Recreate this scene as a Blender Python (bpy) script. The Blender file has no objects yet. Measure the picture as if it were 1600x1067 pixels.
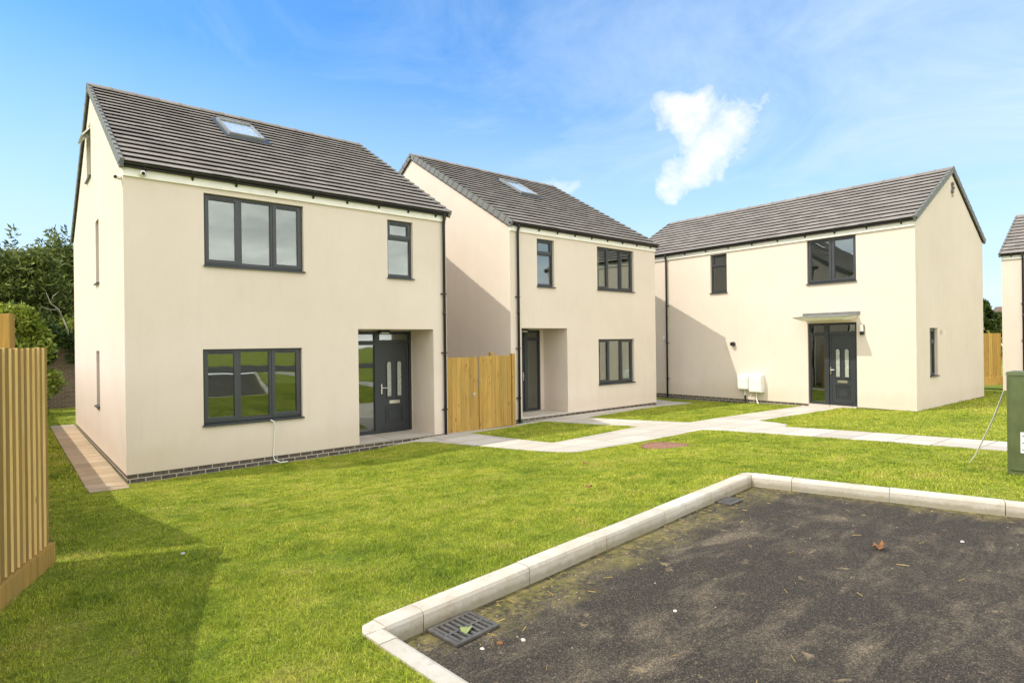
import bpy, bmesh, math, random
import numpy as np
from mathutils import Matrix, Vector, noise as mnoise
R = math.radians
rng = np.random.default_rng(7); random.seed(7)
scene = bpy.context.scene
COL = scene.collection

# ------------------------------------------------------------------ helpers
class MB:
    """collects polygons with material slots and links them as ONE mesh object"""
    def __init__(s): s.v = []; s.f = []; s.m = []
    def poly(s, pts, mi=0):
        b = len(s.v); s.v += [tuple(p) for p in pts]; s.f.append(tuple(range(b, b+len(pts)))); s.m.append(mi)
    def hexa(s, p, mi=0):                       # p: 8 points, bottom 4 then top 4 (ccw)
        b = len(s.v); s.v += [tuple(q) for q in p]
        for f in ((3,2,1,0),(4,5,6,7),(0,1,5,4),(1,2,6,5),(2,3,7,6),(3,0,4,7)):
            s.f.append(tuple(b+i for i in f)); s.m.append(mi)
    def box(s, x0, x1, y0, y1, z0, z1, mi=0):
        s.hexa([(x0,y0,z0),(x1,y0,z0),(x1,y1,z0),(x0,y1,z0),(x0,y0,z1),(x1,y0,z1),(x1,y1,z1),(x0,y1,z1)], mi)
    def prism(s, pts, axis, a, b, mi=0):
        """extrude a 2D outline along an axis: axis 'x' -> pts are (y,z); 'y' -> (x,z); 'z' -> (x,y)"""
        def P(p, t):
            return {'x': (t, p[0], p[1]), 'y': (p[0], t, p[1]), 'z': (p[0], p[1], t)}[axis]
        n = len(pts); o = len(s.v)
        s.v += [P(p, a) for p in pts] + [P(p, b) for p in pts]
        fl = axis == 'y'
        def add(f):
            s.f.append(tuple(f[::-1]) if fl else tuple(f)); s.m.append(mi)
        add([o+i for i in range(n)][::-1]); add([o+n+i for i in range(n)])
        for i in range(n):
            j = (i+1) % n
            add([o+i, o+j, o+n+j, o+n+i])
    def tube(s, pts, r, n=8, mi=0, caps=True):
        pts = [Vector(p) for p in pts]
        rs = r if isinstance(r, (list, tuple)) else [r]*len(pts)
        rings = []
        up = Vector((0,0,1))
        for i, p in enumerate(pts):
            t = (pts[min(i+1, len(pts)-1)] - pts[max(i-1, 0)]).normalized()
            a = t.cross(up if abs(t.dot(up)) < .95 else Vector((1,0,0))).normalized(); b = t.cross(a).normalized()
            o = len(s.v)
            for k in range(n):
                q = 2*math.pi*k/n
                s.v.append(tuple(p + a*math.cos(q)*rs[i] + b*math.sin(q)*rs[i]))
            rings.append(o)
        for a, b in zip(rings, rings[1:]):
            for k in range(n):
                l = (k+1) % n
                s.f.append((a+k, b+k, b+l, a+l)); s.m.append(mi)
        if caps:
            s.f.append(tuple(rings[0]+k for k in range(n))); s.m.append(mi)
            s.f.append(tuple(rings[-1]+k for k in range(n))[::-1]); s.m.append(mi)
    def build(s, name, mats, parent=None, bevel=0, smooth=False):
        me = bpy.data.meshes.new(name)
        me.from_pydata(s.v, [], s.f)
        for m in (mats if isinstance(mats, (list, tuple)) else [mats]): me.materials.append(m)
        me.polygons.foreach_set('material_index', s.m)
        if smooth: me.polygons.foreach_set('use_smooth', [True]*len(s.f))
        bm = bmesh.new(); bm.from_mesh(me)
        bmesh.ops.recalc_face_normals(bm, faces=bm.faces)
        if bevel:
            bmesh.ops.remove_doubles(bm, verts=bm.verts, dist=1e-6)
            es = [e for e in bm.edges if len(e.link_faces) == 2 and e.calc_face_angle(0) > .5]
            bmesh.ops.bevel(bm, geom=es, offset=bevel, segments=2, affect='EDGES', profile=.6)
        bm.to_mesh(me); bm.free()
        o = bpy.data.objects.new(name, me); COL.objects.link(o)
        if parent: o.parent = parent
        return o

def tag(o, label=None, cat=None, group=None, kind=None):
    if label: o['label'] = label
    if cat: o['category'] = cat
    if group: o['group'] = group
    if kind: o['kind'] = kind
    return o
def empty(name, loc, rz=0, label=None, cat=None, group=None):
    o = bpy.data.objects.new(name, None); COL.objects.link(o)
    o.location = loc; o.rotation_euler = (0,0,rz); o.empty_display_size = .2
    return tag(o, label, cat, group)
def copy_tree(o, parent=None):
    c = o.copy(); COL.objects.link(c); c.parent = parent
    for ch in list(o.children): copy_tree(ch, c)
    return c

# ------------------------------------------------------------------ materials
class NT:
    def __init__(s, name):
        s.m = bpy.data.materials.new(name); s.m.use_nodes = True
        s.t = s.m.node_tree; s.t.nodes.clear()
        s.out = s.n('ShaderNodeOutputMaterial')
    def n(s, typ, **kw):
        nd = s.t.nodes.new(typ)
        for k, v in kw.items():
            if k.startswith('i_'): pass
            else: setattr(nd, k, v)
        return nd
    def l(s, a, b): s.t.links.new(a, b)
    def pos(s):
        return s.n('ShaderNodeNewGeometry').outputs['Position']
    def obj(s):
        return s.n('ShaderNodeTexCoord').outputs['Object']
    def mapping(s, vec, scale=(1,1,1), rot=(0,0,0), loc=(0,0,0)):
        m = s.n('ShaderNodeMapping'); s.l(vec, m.inputs['Vector'])
        m.inputs['Scale'].default_value = scale; m.inputs['Rotation'].default_value = rot; m.inputs['Location'].default_value = loc
        return m.outputs[0]
    def noise(s, vec, scale, detail=4, rough=.55, dist=0):
        t = s.n('ShaderNodeTexNoise'); s.l(vec, t.inputs['Vector'])
        t.inputs['Scale'].default_value = scale; t.inputs['Detail'].default_value = detail
        t.inputs['Roughness'].default_value = rough; t.inputs['Distortion'].default_value = dist
        return t.outputs['Fac']
    def ramp(s, fac, stops, interp='LINEAR'):
        r = s.n('ShaderNodeValToRGB'); s.l(fac, r.inputs[0]); cr = r.color_ramp; cr.interpolation = interp
        while len(cr.elements) < len(stops): cr.elements.new(.5)
        for e, (p, c) in zip(cr.elements, stops):
            e.position = p; e.color = (c, c, c, 1) if isinstance(c, (int, float)) else (*c, 1)
        return r.outputs[0]
    def mix(s, fac, a, b, typ='MIX'):
        m = s.n('ShaderNodeMix', data_type='RGBA', blend_type=typ)
        for sock, v in ((m.inputs[0], fac), (m.inputs[6], a), (m.inputs[7], b)):
            if isinstance(v, bpy.types.NodeSocket): s.l(v, sock)
            elif isinstance(v, (int, float)): sock.default_value = v if sock.type == 'VALUE' else (v, v, v, 1)
            else: sock.default_value = (*v, 1)
        return m.outputs[2]
    def math(s, op, a, b=0., c=None):
        m = s.n('ShaderNodeMath', operation=op)
        for i, v in enumerate((a, b) if c is None else (a, b, c)):
            if isinstance(v, bpy.types.NodeSocket): s.l(v, m.inputs[i])
            else: m.inputs[i].default_value = v
        return m.outputs[0]
    def sep(s, vec):
        x = s.n('ShaderNodeSeparateXYZ'); s.l(vec, x.inputs[0]); return x.outputs
    def bump(s, h, strength=.3, dist=.01, normal=None):
        b = s.n('ShaderNodeBump'); s.l(h, b.inputs['Height'])
        b.inputs['Strength'].default_value = strength; b.inputs['Distance'].default_value = dist
        if normal: s.l(normal, b.inputs['Normal'])
        return b.outputs[0]
    def bsdf(s, color, rough=.8, metal=0, spec=.5, normal=None, **kw):
        b = s.n('ShaderNodeBsdfPrincipled')
        if isinstance(color, bpy.types.NodeSocket): s.l(color, b.inputs['Base Color'])
        else: b.inputs['Base Color'].default_value = (*color, 1)
        if isinstance(rough, bpy.types.NodeSocket): s.l(rough, b.inputs['Roughness'])
        else: b.inputs['Roughness'].default_value = rough
        b.inputs['Metallic'].default_value = metal; b.inputs['Specular IOR Level'].default_value = spec
        if normal: s.l(normal, b.inputs['Normal'])
        return b
    def fin(s, sh):
        s.l(sh.outputs[0] if hasattr(sh, 'outputs') else sh, s.out.inputs[0]); return s.m

def plain(name, col, rough=.6, metal=0, spec=.4, var=.12, scale=6, bump=0):
    t = NT(name); p = t.obj()
    n = t.noise(p, scale, 5)
    c = t.mix(t.ramp(n, [(.3, 0), (.7, 1)]), tuple(x*(1-var) for x in col), tuple(min(1, x*(1+var)) for x in col))
    nm = t.bump(t.noise(p, 180, 3), bump, .004) if bump else None
    return t.fin(t.bsdf(c, rough, metal, spec, nm))

def mat_render():
    t = NT('cream_render'); p = t.obj(); x = t.sep(p)
    big = t.noise(p, .55, 5, .6); mid = t.noise(t.mapping(p, (1.5,1.5,.5)), 2.2, 6, .65)
    fine = t.noise(p, 70, 5, .75)
    c = t.mix(t.ramp(big, [(.3, 0), (.7, 1)]), (.710,.618,.530), (.772,.680,.595))
    c = t.mix(t.math('MULTIPLY', t.ramp(mid, [(.52, 0), (.75, 1)]), .20), c, (.58,.49,.38))
    c = t.mix(t.math('MULTIPLY', t.ramp(fine, [(.35, 1), (.65, 0)]), .30), c, (.48,.41,.32))
    stk = t.noise(t.mapping(p, (5,5,.28)), 1.5, 5, .7)
    c = t.mix(t.math('MULTIPLY', t.ramp(stk, [(.56, 0), (.72, 1)]), .08), c, (.46,.39,.29))
    # rain-splash soil stain just above the plinth, ragged upper edge
    h = t.math('ADD', x[2], t.math('MULTIPLY', t.noise(t.mapping(p, (3,3,1.2)), 1.6, 5, .7), -.55))
    st = t.ramp(h, [(-.0, 1), (.22, 0)])
    c = t.mix(t.math('MULTIPLY', st, .13), c, (.52,.37,.25))
    nm = t.bump(fine, .35, .006)
    return t.fin(t.bsdf(c, .92, 0, .15, nm))

def mat_brick(name, c1, c2, mortar, bw=.225, rh=.075, rot=0, loc=(0,0,0)):
    """brickwork laid over a wall face in object space (x+y along the wall, z up)"""
    t = NT(name); x = t.sep(t.obj())
    cb = t.n('ShaderNodeCombineXYZ'); t.l(t.math('ADD', x[0], x[1]), cb.inputs[0]); t.l(x[2], cb.inputs[1])
    b = t.n('ShaderNodeTexBrick'); t.l(t.mapping(cb.outputs[0], loc=loc), b.inputs['Vector'])
    b.inputs['Scale'].default_value = 1; b.inputs['Brick Width'].default_value = bw; b.inputs['Row Height'].default_value = rh
    b.inputs['Mortar Size'].default_value = .009; b.inputs['Mortar Smooth'].default_value = .2
    b.inputs['Color1'].default_value = (*c1, 1); b.inputs['Color2'].default_value = (*c2, 1); b.inputs['Mortar'].default_value = (*mortar, 1)
    n = t.noise(t.obj(), 25, 5, .7)
    c = t.mix(t.ramp(n, [(.4, 0), (.8, .3)]), b.outputs[0], mortar)
    nm = t.bump(t.math('SUBTRACT', t.math('MULTIPLY', n, .3), b.outputs['Fac']), .6, .008)
    return t.fin(t.bsdf(c, .85, 0, .3, nm))

def mat_tile():
    t = NT('roof_tile'); p = t.obj()
    isl = t.n('ShaderNodeNewGeometry').outputs['Random Per Island']
    c = t.ramp(isl, [(0, (.205,.184,.165)), (.5, (.248,.223,.200)), (1, (.292,.264,.238))])
    n = t.noise(t.mapping(p, (1,1,1)), 1.1, 5, .65)
    c = t.mix(t.ramp(n, [(.35, 0), (.7, .35)]), c, (.27,.245,.215))
    f = t.noise(p, 45, 4, .7)
    c = t.mix(t.ramp(f, [(.4, 0), (.8, .3)]), c, (.09,.082,.075))
    return t.fin(t.bsdf(c, .85, 0, .25, t.bump(f, .3, .004)))

def mat_wood(name, light, dark, grey=0., knot=.05):
    t = NT(name); p = t.obj()
    isl = t.n('ShaderNodeNewGeometry').outputs['Random Per Island']
    cb = t.n('ShaderNodeCombineXYZ'); t.l(t.math('MULTIPLY', isl, 37.), cb.inputs[0]); t.l(t.math('MULTIPLY', isl, 11.), cb.inputs[2])
    ad = t.n('ShaderNodeVectorMath', operation='ADD'); t.l(p, ad.inputs[0]); t.l(cb.outputs[0], ad.inputs[1])
    q = ad.outputs[0]
    g = t.noise(t.mapping(q, (14,14,.55)), 2.2, 6, .65, 1.2)
    c = t.mix(t.ramp(g, [(.3, 0), (.72, 1)]), dark, light)
    tone = t.ramp(isl, [(0, .80), (.5, 1.0), (1, 1.12)])
    c = t.mix(1., c, tone, 'MULTIPLY')
    v = t.n('ShaderNodeTexVoronoi'); t.l(t.mapping(q, (9,9,2.6)), v.inputs['Vector']); v.inputs['Scale'].default_value = 1
    kn = t.ramp(v.outputs['Distance'], [(knot, 1), (knot+.06, 0)])
    c = t.mix(t.math('MULTIPLY', kn, .75), c, tuple(x*.35 for x in dark))
    wear = t.noise(t.mapping(q, (2,2,.7)), 1.3, 4)
    c = t.mix(t.math('MULTIPLY', t.ramp(wear, [(.5, 0), (.75, 1)]), .25+grey), c, (.26,.22,.09))
    return t.fin(t.bsdf(c, .8, 0, .25, t.bump(g, .35, .006)))

def mat_glass(name, tint=(.74,.80,.77), base=.17):
    t = NT(name)
    g = t.n('ShaderNodeNewGeometry'); dp = t.n('ShaderNodeVectorMath', operation='DOT_PRODUCT')
    t.l(g.outputs['Incoming'], dp.inputs[0]); t.l(g.outputs['Normal'], dp.inputs[1])
    k = t.math('SUBTRACT', 1., t.math('ABSOLUTE', dp.outputs['Value']))
    fac = t.math('ADD', t.math('MULTIPLY', t.math('POWER', k, 4.), .85), base)
    gl = t.n('ShaderNodeBsdfGlossy'); gl.inputs['Roughness'].default_value = .0; gl.inputs['Color'].default_value = (.93,.97,.95,1)
    n = t.bump(t.noise(t.obj(), 1.1, 2), .10, .02); t.l(n, gl.inputs['Normal'])
    tr = t.n('ShaderNodeBsdfTransparent'); tr.inputs['Color'].default_value = (*tint, 1)
    mx = t.n('ShaderNodeMixShader'); t.l(fac, mx.inputs[0]); t.l(tr.outputs[0], mx.inputs[1]); t.l(gl.outputs[0], mx.inputs[2])
    return t.fin(mx)

def grass_color(t, p):
    big = t.noise(p, .42, 4, .6, .5); mid = t.noise(p, 1.9, 7, .70, .5); fine = t.noise(p, 13, 5, .75); clump = t.noise(p, 5.5, 4, .7)
    s = t.math('ADD', t.math('MULTIPLY', big, .22), t.math('ADD', t.math('MULTIPLY', mid, .42), t.math('MULTIPLY', clump, .36)))
    c = t.ramp(s, [(.37, (.175,.265,.022)), (.455, (.325,.410,.036)), (.535, (.475,.525,.060)), (.62, (.620,.580,.125))])
    dry = t.math('MULTIPLY', t.ramp(mid, [(.53, 0), (.70, 1)]), t.ramp(fine, [(.45, 0), (.60, 1)]))
    c = t.mix(t.math('MULTIPLY', dry, .62), c, (.50,.385,.165))
    sc = t.math('MULTIPLY', t.ramp(t.noise(p, 21, 5, .8), [(.60, 0), (.68, 1)]), t.ramp(clump, [(.45, 0), (.6, 1)]))
    c = t.mix(t.math('MULTIPLY', sc, .55), c, (.33,.26,.13))
    tb = t.n('ShaderNodeTexBrick'); t.l(t.mapping(p, rot=(0,0,R(4))), tb.inputs['Vector']); tb.inputs['Scale'].default_value = 1
    tb.inputs['Brick Width'].default_value = 1.7; tb.inputs['Row Height'].default_value = .42; tb.inputs['Mortar Size'].default_value = .012; tb.inputs['Mortar Smooth'].default_value = .6
    tb.inputs['Color1'].default_value = (.90,.93,.90,1); tb.inputs['Color2'].default_value = (1.06,1.03,1.0,1); tb.inputs['Mortar'].default_value = (.80,.80,.76,1)
    c = t.mix(1., c, tb.outputs[0], 'MULTIPLY')
    return c, fine, mid

def mat_lawn():
    t = NT('lawn_soil_and_thatch'); p = t.pos()
    c, fine, mid = grass_color(t, p)
    vf = t.noise(p, 60, 4, .75)
    c = t.mix(t.ramp(vf, [(.35, .8), (.65, .1)]), c, (.055,.06,.015))
    return t.fin(t.bsdf(c, .9, 0, .1, t.bump(vf, .8, .03)))

def mat_blade():
    t = NT('grass_blade'); p = t.pos()
    c, fine, mid = grass_color(t, p)
    isl = t.n('ShaderNodeNewGeometry').outputs['Random Per Island']
    c = t.mix(1., c, t.ramp(isl, [(0, .45), (.55, .98), (1, 1.45)]), 'MULTIPLY')
    straw = t.ramp(isl, [(.90, 0), (.92, 1)], 'LINEAR')
    c = t.mix(t.math('MULTIPLY', straw, .6), c, (.42,.36,.16))
    b = t.bsdf(c, .6, 0, .25)
    tl = t.n('ShaderNodeBsdfTranslucent'); t.l(c, tl.inputs[0])
    mx = t.n('ShaderNodeMixShader'); mx.inputs[0].default_value = .3
    t.l(b.outputs[0], mx.inputs[1]); t.l(tl.outputs[0], mx.inputs[2])
    return t.fin(mx)

def mat_slab(name, base, dirt, wx, wy, ox=0, oy=0):
    t = NT(name); p = t.pos()
    b = t.n('ShaderNodeTexBrick'); t.l(t.mapping(p, loc=(ox, oy, 0)), b.inputs['Vector'])
    b.offset = 0; b.inputs['Scale'].default_value = 1
    b.inputs['Brick Width'].default_value = wx; b.inputs['Row Height'].default_value = wy
    b.inputs['Mortar Size'].default_value = .011; b.inputs['Mortar Smooth'].default_value = .2
    b.inputs['Color1'].default_value = (*[x*.82 for x in base], 1); b.inputs['Color2'].default_value = (*[min(1, x*1.12) for x in base], 1)
    b.inputs['Mortar'].default_value = (*[x*.38 for x in base], 1)
    n = t.noise(p, 3.2, 6, .68); f = t.noise(p, 55, 4, .7)
    c = t.mix(t.ramp(n, [(.45, 0), (.75, .6)]), b.outputs[0], dirt)
    c = t.mix(t.ramp(f, [(.35, .35), (.6, 0)]), c, tuple(x*.55 for x in base))
    return t.fin(t.bsdf(c, .9, 0, .2, t.bump(t.math('SUBTRACT', t.math('MULTIPLY', f, .4), b.outputs['Fac']), .5, .008)))

def mat_asphalt():
    t = NT('dusty_asphalt'); p = t.pos(); x = t.sep(p)
    agg = t.n('ShaderNodeTexVoronoi'); t.l(p, agg.inputs['Vector']); agg.inputs['Scale'].default_value = 150
    sp = t.sep(agg.outputs['Color'])[0]
    agg2 = t.n('ShaderNodeTexVoronoi'); t.l(p, agg2.inputs['Vector']); agg2.inputs['Scale'].default_value = 300
    sp2 = t.sep(agg2.outputs['Color'])[1]
    fine = t.noise(p, 140, 3, .8)
    c = t.ramp(sp, [(0, (.018,.015,.012)), (.62, (.040,.034,.027)), (.88, (.092,.076,.056)), (1., (.22,.175,.12))])
    c = t.mix(.4, c, t.ramp(sp2, [(0, (.016,.014,.012)), (.7, (.046,.039,.032)), (1., (.15,.12,.085))]))
    patch = t.noise(p, .75, 5, .62, .8); mid = t.noise(t.mapping(p, (1,1.9,1), rot=(0,0,R(35))), 2.1, 6, .70, .6)
    streak = t.noise(t.mapping(p, (.6,2.6,1), rot=(0,0,R(-62))), 1.7, 6, .72, .5)
    d = t.math('MULTIPLY', t.ramp(patch, [(.45, 0), (.66, 1)]), t.ramp(mid, [(.44, 0), (.64, 1)]))
    d = t.math('ADD', d, t.math('MULTIPLY', t.ramp(streak, [(.54, 0), (.72, 1)]), .65))
    d = t.math('MULTIPLY', d, t.ramp(sp, [(.1, .25), (.9, 1)]))
    c = t.mix(t.math('MULTIPLY', d, .70), c, (.34,.27,.175))
    spot = t.noise(p, 5.5, 4, .65, .4)
    c = t.mix(t.math('MULTIPLY', t.ramp(spot, [(.63, 0), (.72, 1)]), .6), c, (.36,.27,.15))
    # moss and clippings swept up against the left and far kerbs (ragged band)
    wob = t.math('MULTIPLY', t.noise(p, 1.7, 5, .72), .95)
    dl = t.math('ADD', t.math('SUBTRACT', t.math('ADD', 2.821, t.math('MULTIPLY', x[0], .0906)), x[1]), wob)   # distance from left kerb
    db = t.math('ADD', t.math('SUBTRACT', t.math('SUBTRACT', 7.448, t.math('MULTIPLY', x[1], .278)), x[0]), t.math('ADD', wob, .16))
    mo = t.ramp(t.math('MINIMUM', dl, db), [(.62, 1), (.92, 0)])
    br = t.math('ADD', t.math('MULTIPLY', t.noise(p, 22, 5, .75), .5), t.math('MULTIPLY', t.noise(p, 2.6, 4, .7), .5))
    mo = t.math('MULTIPLY', mo, t.ramp(br, [(.44, 0), (.54, 1)]))
    c = t.mix(t.math('MULTIPLY', mo, .72), c, t.ramp(t.noise(p, 9, 3), [(.35, (.13,.125,.028)), (.7, (.30,.24,.085))]))
    return t.fin(t.bsdf(c, .92, 0, .25, t.bump(t.math('ADD', sp, t.math('MULTIPLY', fine, .7)), .55, .008)))

def mat_leaf(name, c1, c2, c3):
    t = NT(name)
    isl = t.n('ShaderNodeNewGeometry').outputs['Random Per Island']
    n = t.noise(t.pos(), .9, 3)
    c = t.ramp(isl, [(0, c1), (.5, c2), (1, c3)])
    c = t.mix(t.ramp(n, [(.35, .45), (.65, 0)]), c, c1)
    b = t.bsdf(c, .55, 0, .3)
    tl = t.n('ShaderNodeBsdfTranslucent'); t.l(c, tl.inputs[0])
    mx = t.n('ShaderNodeMixShader'); mx.inputs[0].default_value = .25
    t.l(b.outputs[0], mx.inputs[1]); t.l(tl.outputs[0], mx.inputs[2])
    return t.fin(mx)

def mat_concrete(name, base, stain):
    t = NT(name); p = t.pos()
    isl = t.n('ShaderNodeNewGeometry').outputs['Random Per Island']
    n = t.noise(p, 2.6, 6, .68); f = t.noise(p, 90, 4, .75)
    c = t.mix(t.ramp(n, [(.35, 0), (.72, 1)]), base, stain)
    c = t.mix(t.math('MULTIPLY', t.ramp(t.noise(p, 1.6, 4, .6), [(.50, 0), (.68, 1)]), .5), c, (.45,.335,.21))
    c = t.mix(1., c, t.ramp(isl, [(0, .86), (1, 1.08)]), 'MULTIPLY')
    c = t.mix(t.ramp(f, [(.3, .45), (.5, 0)]), c, tuple(q*.55 for q in base))
    c = t.mix(t.ramp(t.noise(p, 7, 6, .75), [(.54, 0), (.72, .5)]), c, (.22,.18,.12))
    zl = t.ramp(t.math('ADD', t.sep(p)[2], t.math('MULTIPLY', t.noise(p, 9, 5, .7), -.07)), [(.0, 1), (.035, 0)])
    c = t.mix(t.math('MULTIPLY', zl, .55), c, (.17,.15,.075))
    return t.fin(t.bsdf(c, .9, 0, .2, t.bump(f, .35, .005)))

M = {}
M['render'] = mat_render()
M['plinth'] = mat_brick('dark_engineering_brick', (.058,.048,.045), (.105,.084,.076), (.46,.41,.34), loc=(.05,.0,0))
M['tile'] = mat_tile()
M['verge'] = plain('verge_grey', (.180,.185,.175), .7, var=.12)
M['underlay'] = plain('roof_underlay', (.03,.028,.026), .9)
M['grey'] = plain('anthracite_frame', (.044,.050,.054), .38, var=.06, spec=.5)
M['doorgrey'] = plain('anthracite_door', (.029,.035,.039), .42, var=.08, spec=.5)
M['black'] = plain('black_gutter', (.018,.017,.017), .35, spec=.5)
M['white'] = plain('white_upvc', (.80,.80,.77), .4, var=.05)
M['fascia'] = plain('fascia_white', (.84,.82,.75), .5, var=.05)
M['joint'] = plain('movement_joint_bead', (.76,.69,.60), .8, var=.03)
M['steel'] = plain('brushed_steel', (.65,.63,.58), .28, 1., var=.05)
M['inside'] = plain('interior_plaster', (.62,.60,.52), .9, var=.04)
M['reflected_sky'] = plain('reflected_sky_white', (.88,.89,.90), .7, var=.0)  # bright white standing in for the sky mirrored in the roof windows
M['alu'] = plain('pale_grey_aluminium', (.30,.30,.29), .45, .3, var=.08)
M['glass'] = mat_glass('window_glass')
M['skyglass'] = mat_glass('roof_window_glass', (.9,.92,.92), .02)
M['obscure'] = plain('leaded_obscure_glass', (.36,.38,.33), .18, var=.35, scale=22, spec=.8, bump=.4)
M['wood'] = mat_wood('treated_softwood', (.56,.345,.090), (.30,.165,.034))
M['woodshade'] = mat_wood('softwood_shaded_face', (.47,.30,.085), (.26,.15,.038))  # darker softwood for board faces, shade put into the colour
M['woodlit'] = mat_wood('softwood_lit_edge', (.92,.71,.32), (.72,.51,.19))  # paler softwood for board edges, coloured as if lit
M['gatewood'] = mat_wood('gate_softwood', (.58,.375,.105), (.34,.20,.048), .1, .085)
M['lawn'] = mat_lawn(); M['blade'] = mat_blade()
M['slab'] = mat_slab('buff_paving_slab', (.56,.515,.45), (.46,.39,.295), .90, .61, -.02, .16)
M['slabold'] = mat_slab('riven_paving_slab', (.47,.37,.25), (.33,.20,.10), 1.2, .42, -.96)
M['asphalt'] = mat_asphalt()
M['road'] = plain('road_asphalt', (.05,.044,.038), .95, var=.25, scale=.8)
M['kerb'] = mat_concrete('kerb_concrete', (.60,.565,.495), (.46,.405,.315))
M['iron'] = plain('cast_iron', (.12,.112,.10), .6, .3, var=.3, scale=30)
M['dark'] = plain('dark_void', (.008,.008,.008), .95)
M['rust'] = plain('rusty_iron', (.26,.135,.085), .8, .1, var=.35, scale=25)
M['green'] = plain('green_cabinet_paint', (.090,.112,.040), .5, var=.22, scale=5)
M['label'] = plain('white_label', (.78,.79,.77), .5, var=.02)
M['ink'] = plain('label_ink', (.05,.05,.05), .6, var=.02)
M['lens'] = plain('black_lens', (.012,.012,.014), .1, spec=.8)
M['bark'] = plain('bark', (.10,.078,.055), .9, var=.35, scale=14, bump=.5)
M['paleb'] = plain('pale_dead_wood', (.42,.38,.32), .9, var=.2)
M['conifer'] = mat_leaf('conifer_leaf', (.045,.070,.016), (.155,.205,.042), (.34,.37,.09))
M['elder'] = mat_leaf('elder_leaf', (.12,.18,.02), (.31,.37,.045), (.52,.52,.11))
M['ivy'] = mat_leaf('ivy_leaf', (.020,.042,.010), (.055,.10,.018), (.12,.18,.04))
M['tree'] = mat_leaf('broad_leaf', (.022,.045,.008), (.060,.095,.016), (.13,.16,.03))
M['oldbrick'] = mat_brick('old_garden_brick', (.17,.105,.075), (.27,.19,.14), (.34,.29,.23))
M['redbrick'] = mat_brick('buff_house_brick', (.42,.27,.17), (.52,.37,.25), (.5,.45,.38))
M['browntile'] = plain('brown_roof_tile', (.165,.115,.088), .85, var=.3, scale=9)
M['pebble'] = plain('pale_pebble', (.55,.50,.44), .9, var=.3, scale=40)
M['grit'] = plain('tan_grit', (.36,.29,.20), .9, var=.3, scale=40)
M['straw'] = plain('dry_straw', (.45,.34,.13), .9, var=.25, scale=40)
M['deadleaf'] = plain('dead_leaf', (.22,.10,.035), .8, var=.35, scale=40)
M['freshleaf'] = plain('fallen_green_leaf', (.24,.28,.10), .7, var=.15, scale=40)
M['clear'] = plain('clear_plastic_strip', (.90,.90,.84), .3, var=.05, spec=.8)
M['pipegreen'] = plain('green_pipe', (.03,.16,.07), .5)

# ------------------------------------------------------------------ ground shape
CTRL = [(1.5,3.3,.10),(4,3.55,.10),(6.5,3.85,.10),(7.2,2.5,.10),(7.6,0,.10),(8.6,-5,.10),(1.3,1.5,.10),(1.2,-4,.10),(1.6,-14,.1),(11,-14,.1),(9.8,-9,.09),(0,0,.10),(-4,0,.08),(0,-12,.1),(20,-14,.0),
 (1.5,11.4,-.55),(3.5,11.4,-.55),(5.0,11.35,-.555),(5.9,11.3,-.535),(7.4,11.4,-.43),(4.5,10.6,-.53),(1.2,13,-.53),(1.2,20.3,-.50),(1.2,27,-.50),(-4,12,-.45),(-4,6,0),(.15,5.6,.0),
 (2.5,7.5,-.25),(5,7.4,-.22),(7.9,8,-.31),(9,7.7,-.29),(11.5,7.7,-.27),(12,5.8,-.17),(11.8,2,-.04),(11.5,-3,0),(9.0,1.5,.06),(9.5,4.5,-.08),
 (12.3,10.9,-.40),(16,11.4,-.42),(18.2,10,-.40),(18.2,7.3,-.33),(18.2,5,-.27),(10.04,11.8,-.46),(12,11.8,-.42),(16.3,11.8,-.46),(17.5,14,-.46),
 (24.3,5,-.31),(22,0,-.12),(28,4.9,-.36),(26,8,-.1),(24,3,-.24),(35,-5,-.3),(-20,20,-.5),(0,60,-.5),(60,60,-.5),(60,-40,-.3),(-40,-40,0),(-60,20,-.4),(35,30,-.5)]
_c = np.array(CTRL, float)
_K = lambda a, b: np.sqrt(((a[:, None, :]-b[None, :, :])**2).sum(-1)+.6)
_A = np.block([[_K(_c[:, :2], _c[:, :2])-.002*np.eye(len(_c)), np.ones((len(_c), 1))], [np.ones((1, len(_c))), np.zeros((1, 1))]])
_w = np.linalg.solve(_A, np.append(_c[:, 2], 0))
def gz(x, y):
    q = np.stack([np.atleast_1d(np.asarray(x, float)), np.atleast_1d(np.asarray(y, float))], -1)
    out = np.empty(len(q))
    for i in range(0, len(q), 20000):
        k = _K(q[i:i+20000], _c[:, :2]); out[i:i+20000] = k @ _w[:-1] + _w[-1]
    return out
def g1(x, y): return float(gz(x, y)[0])

BAYH = [(1.53,3.03),(6.55,3.48),(11.27,-13.56),(2.54,-13.56)]   # opening in the ground sheet, hidden under the kerb
BAY = [(1.59,2.965),(6.50,3.41),(11.20,-13.5),(2.60,-13.5)]          # the tarmac bay, clockwise from its near left corner
PATH = [(6.28,11.42),(6.78,11.28),(7.03,10.82),(7.25,9.3),(7.38,7.05),(9.5,7.0),(11.25,6.98),(11.25,-12),(12.48,-12),(12.5,5.8),(12.98,5.98),(13.22,6.3),(13.5,6.9),
        (18.3,6.85),(18.3,7.95),(12.4,8.02),(12.12,11.05),(16.45,11.30),(17.6,11.30),(17.9,13),(17.9,16),(16.35,16),(16.33,11.74),(10.1,11.74),(10.05,11.56),(10.95,11.5),(11.25,8.62),(8.3,8.5),(8.2,11.15),(10.02,11.42),(10.02,11.6),(7.82,11.6),(7.82,11.41)]
SIDE = [(.96,11.0),(1.50,11.05),(1.50,21.0),(.96,21.0)]
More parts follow.
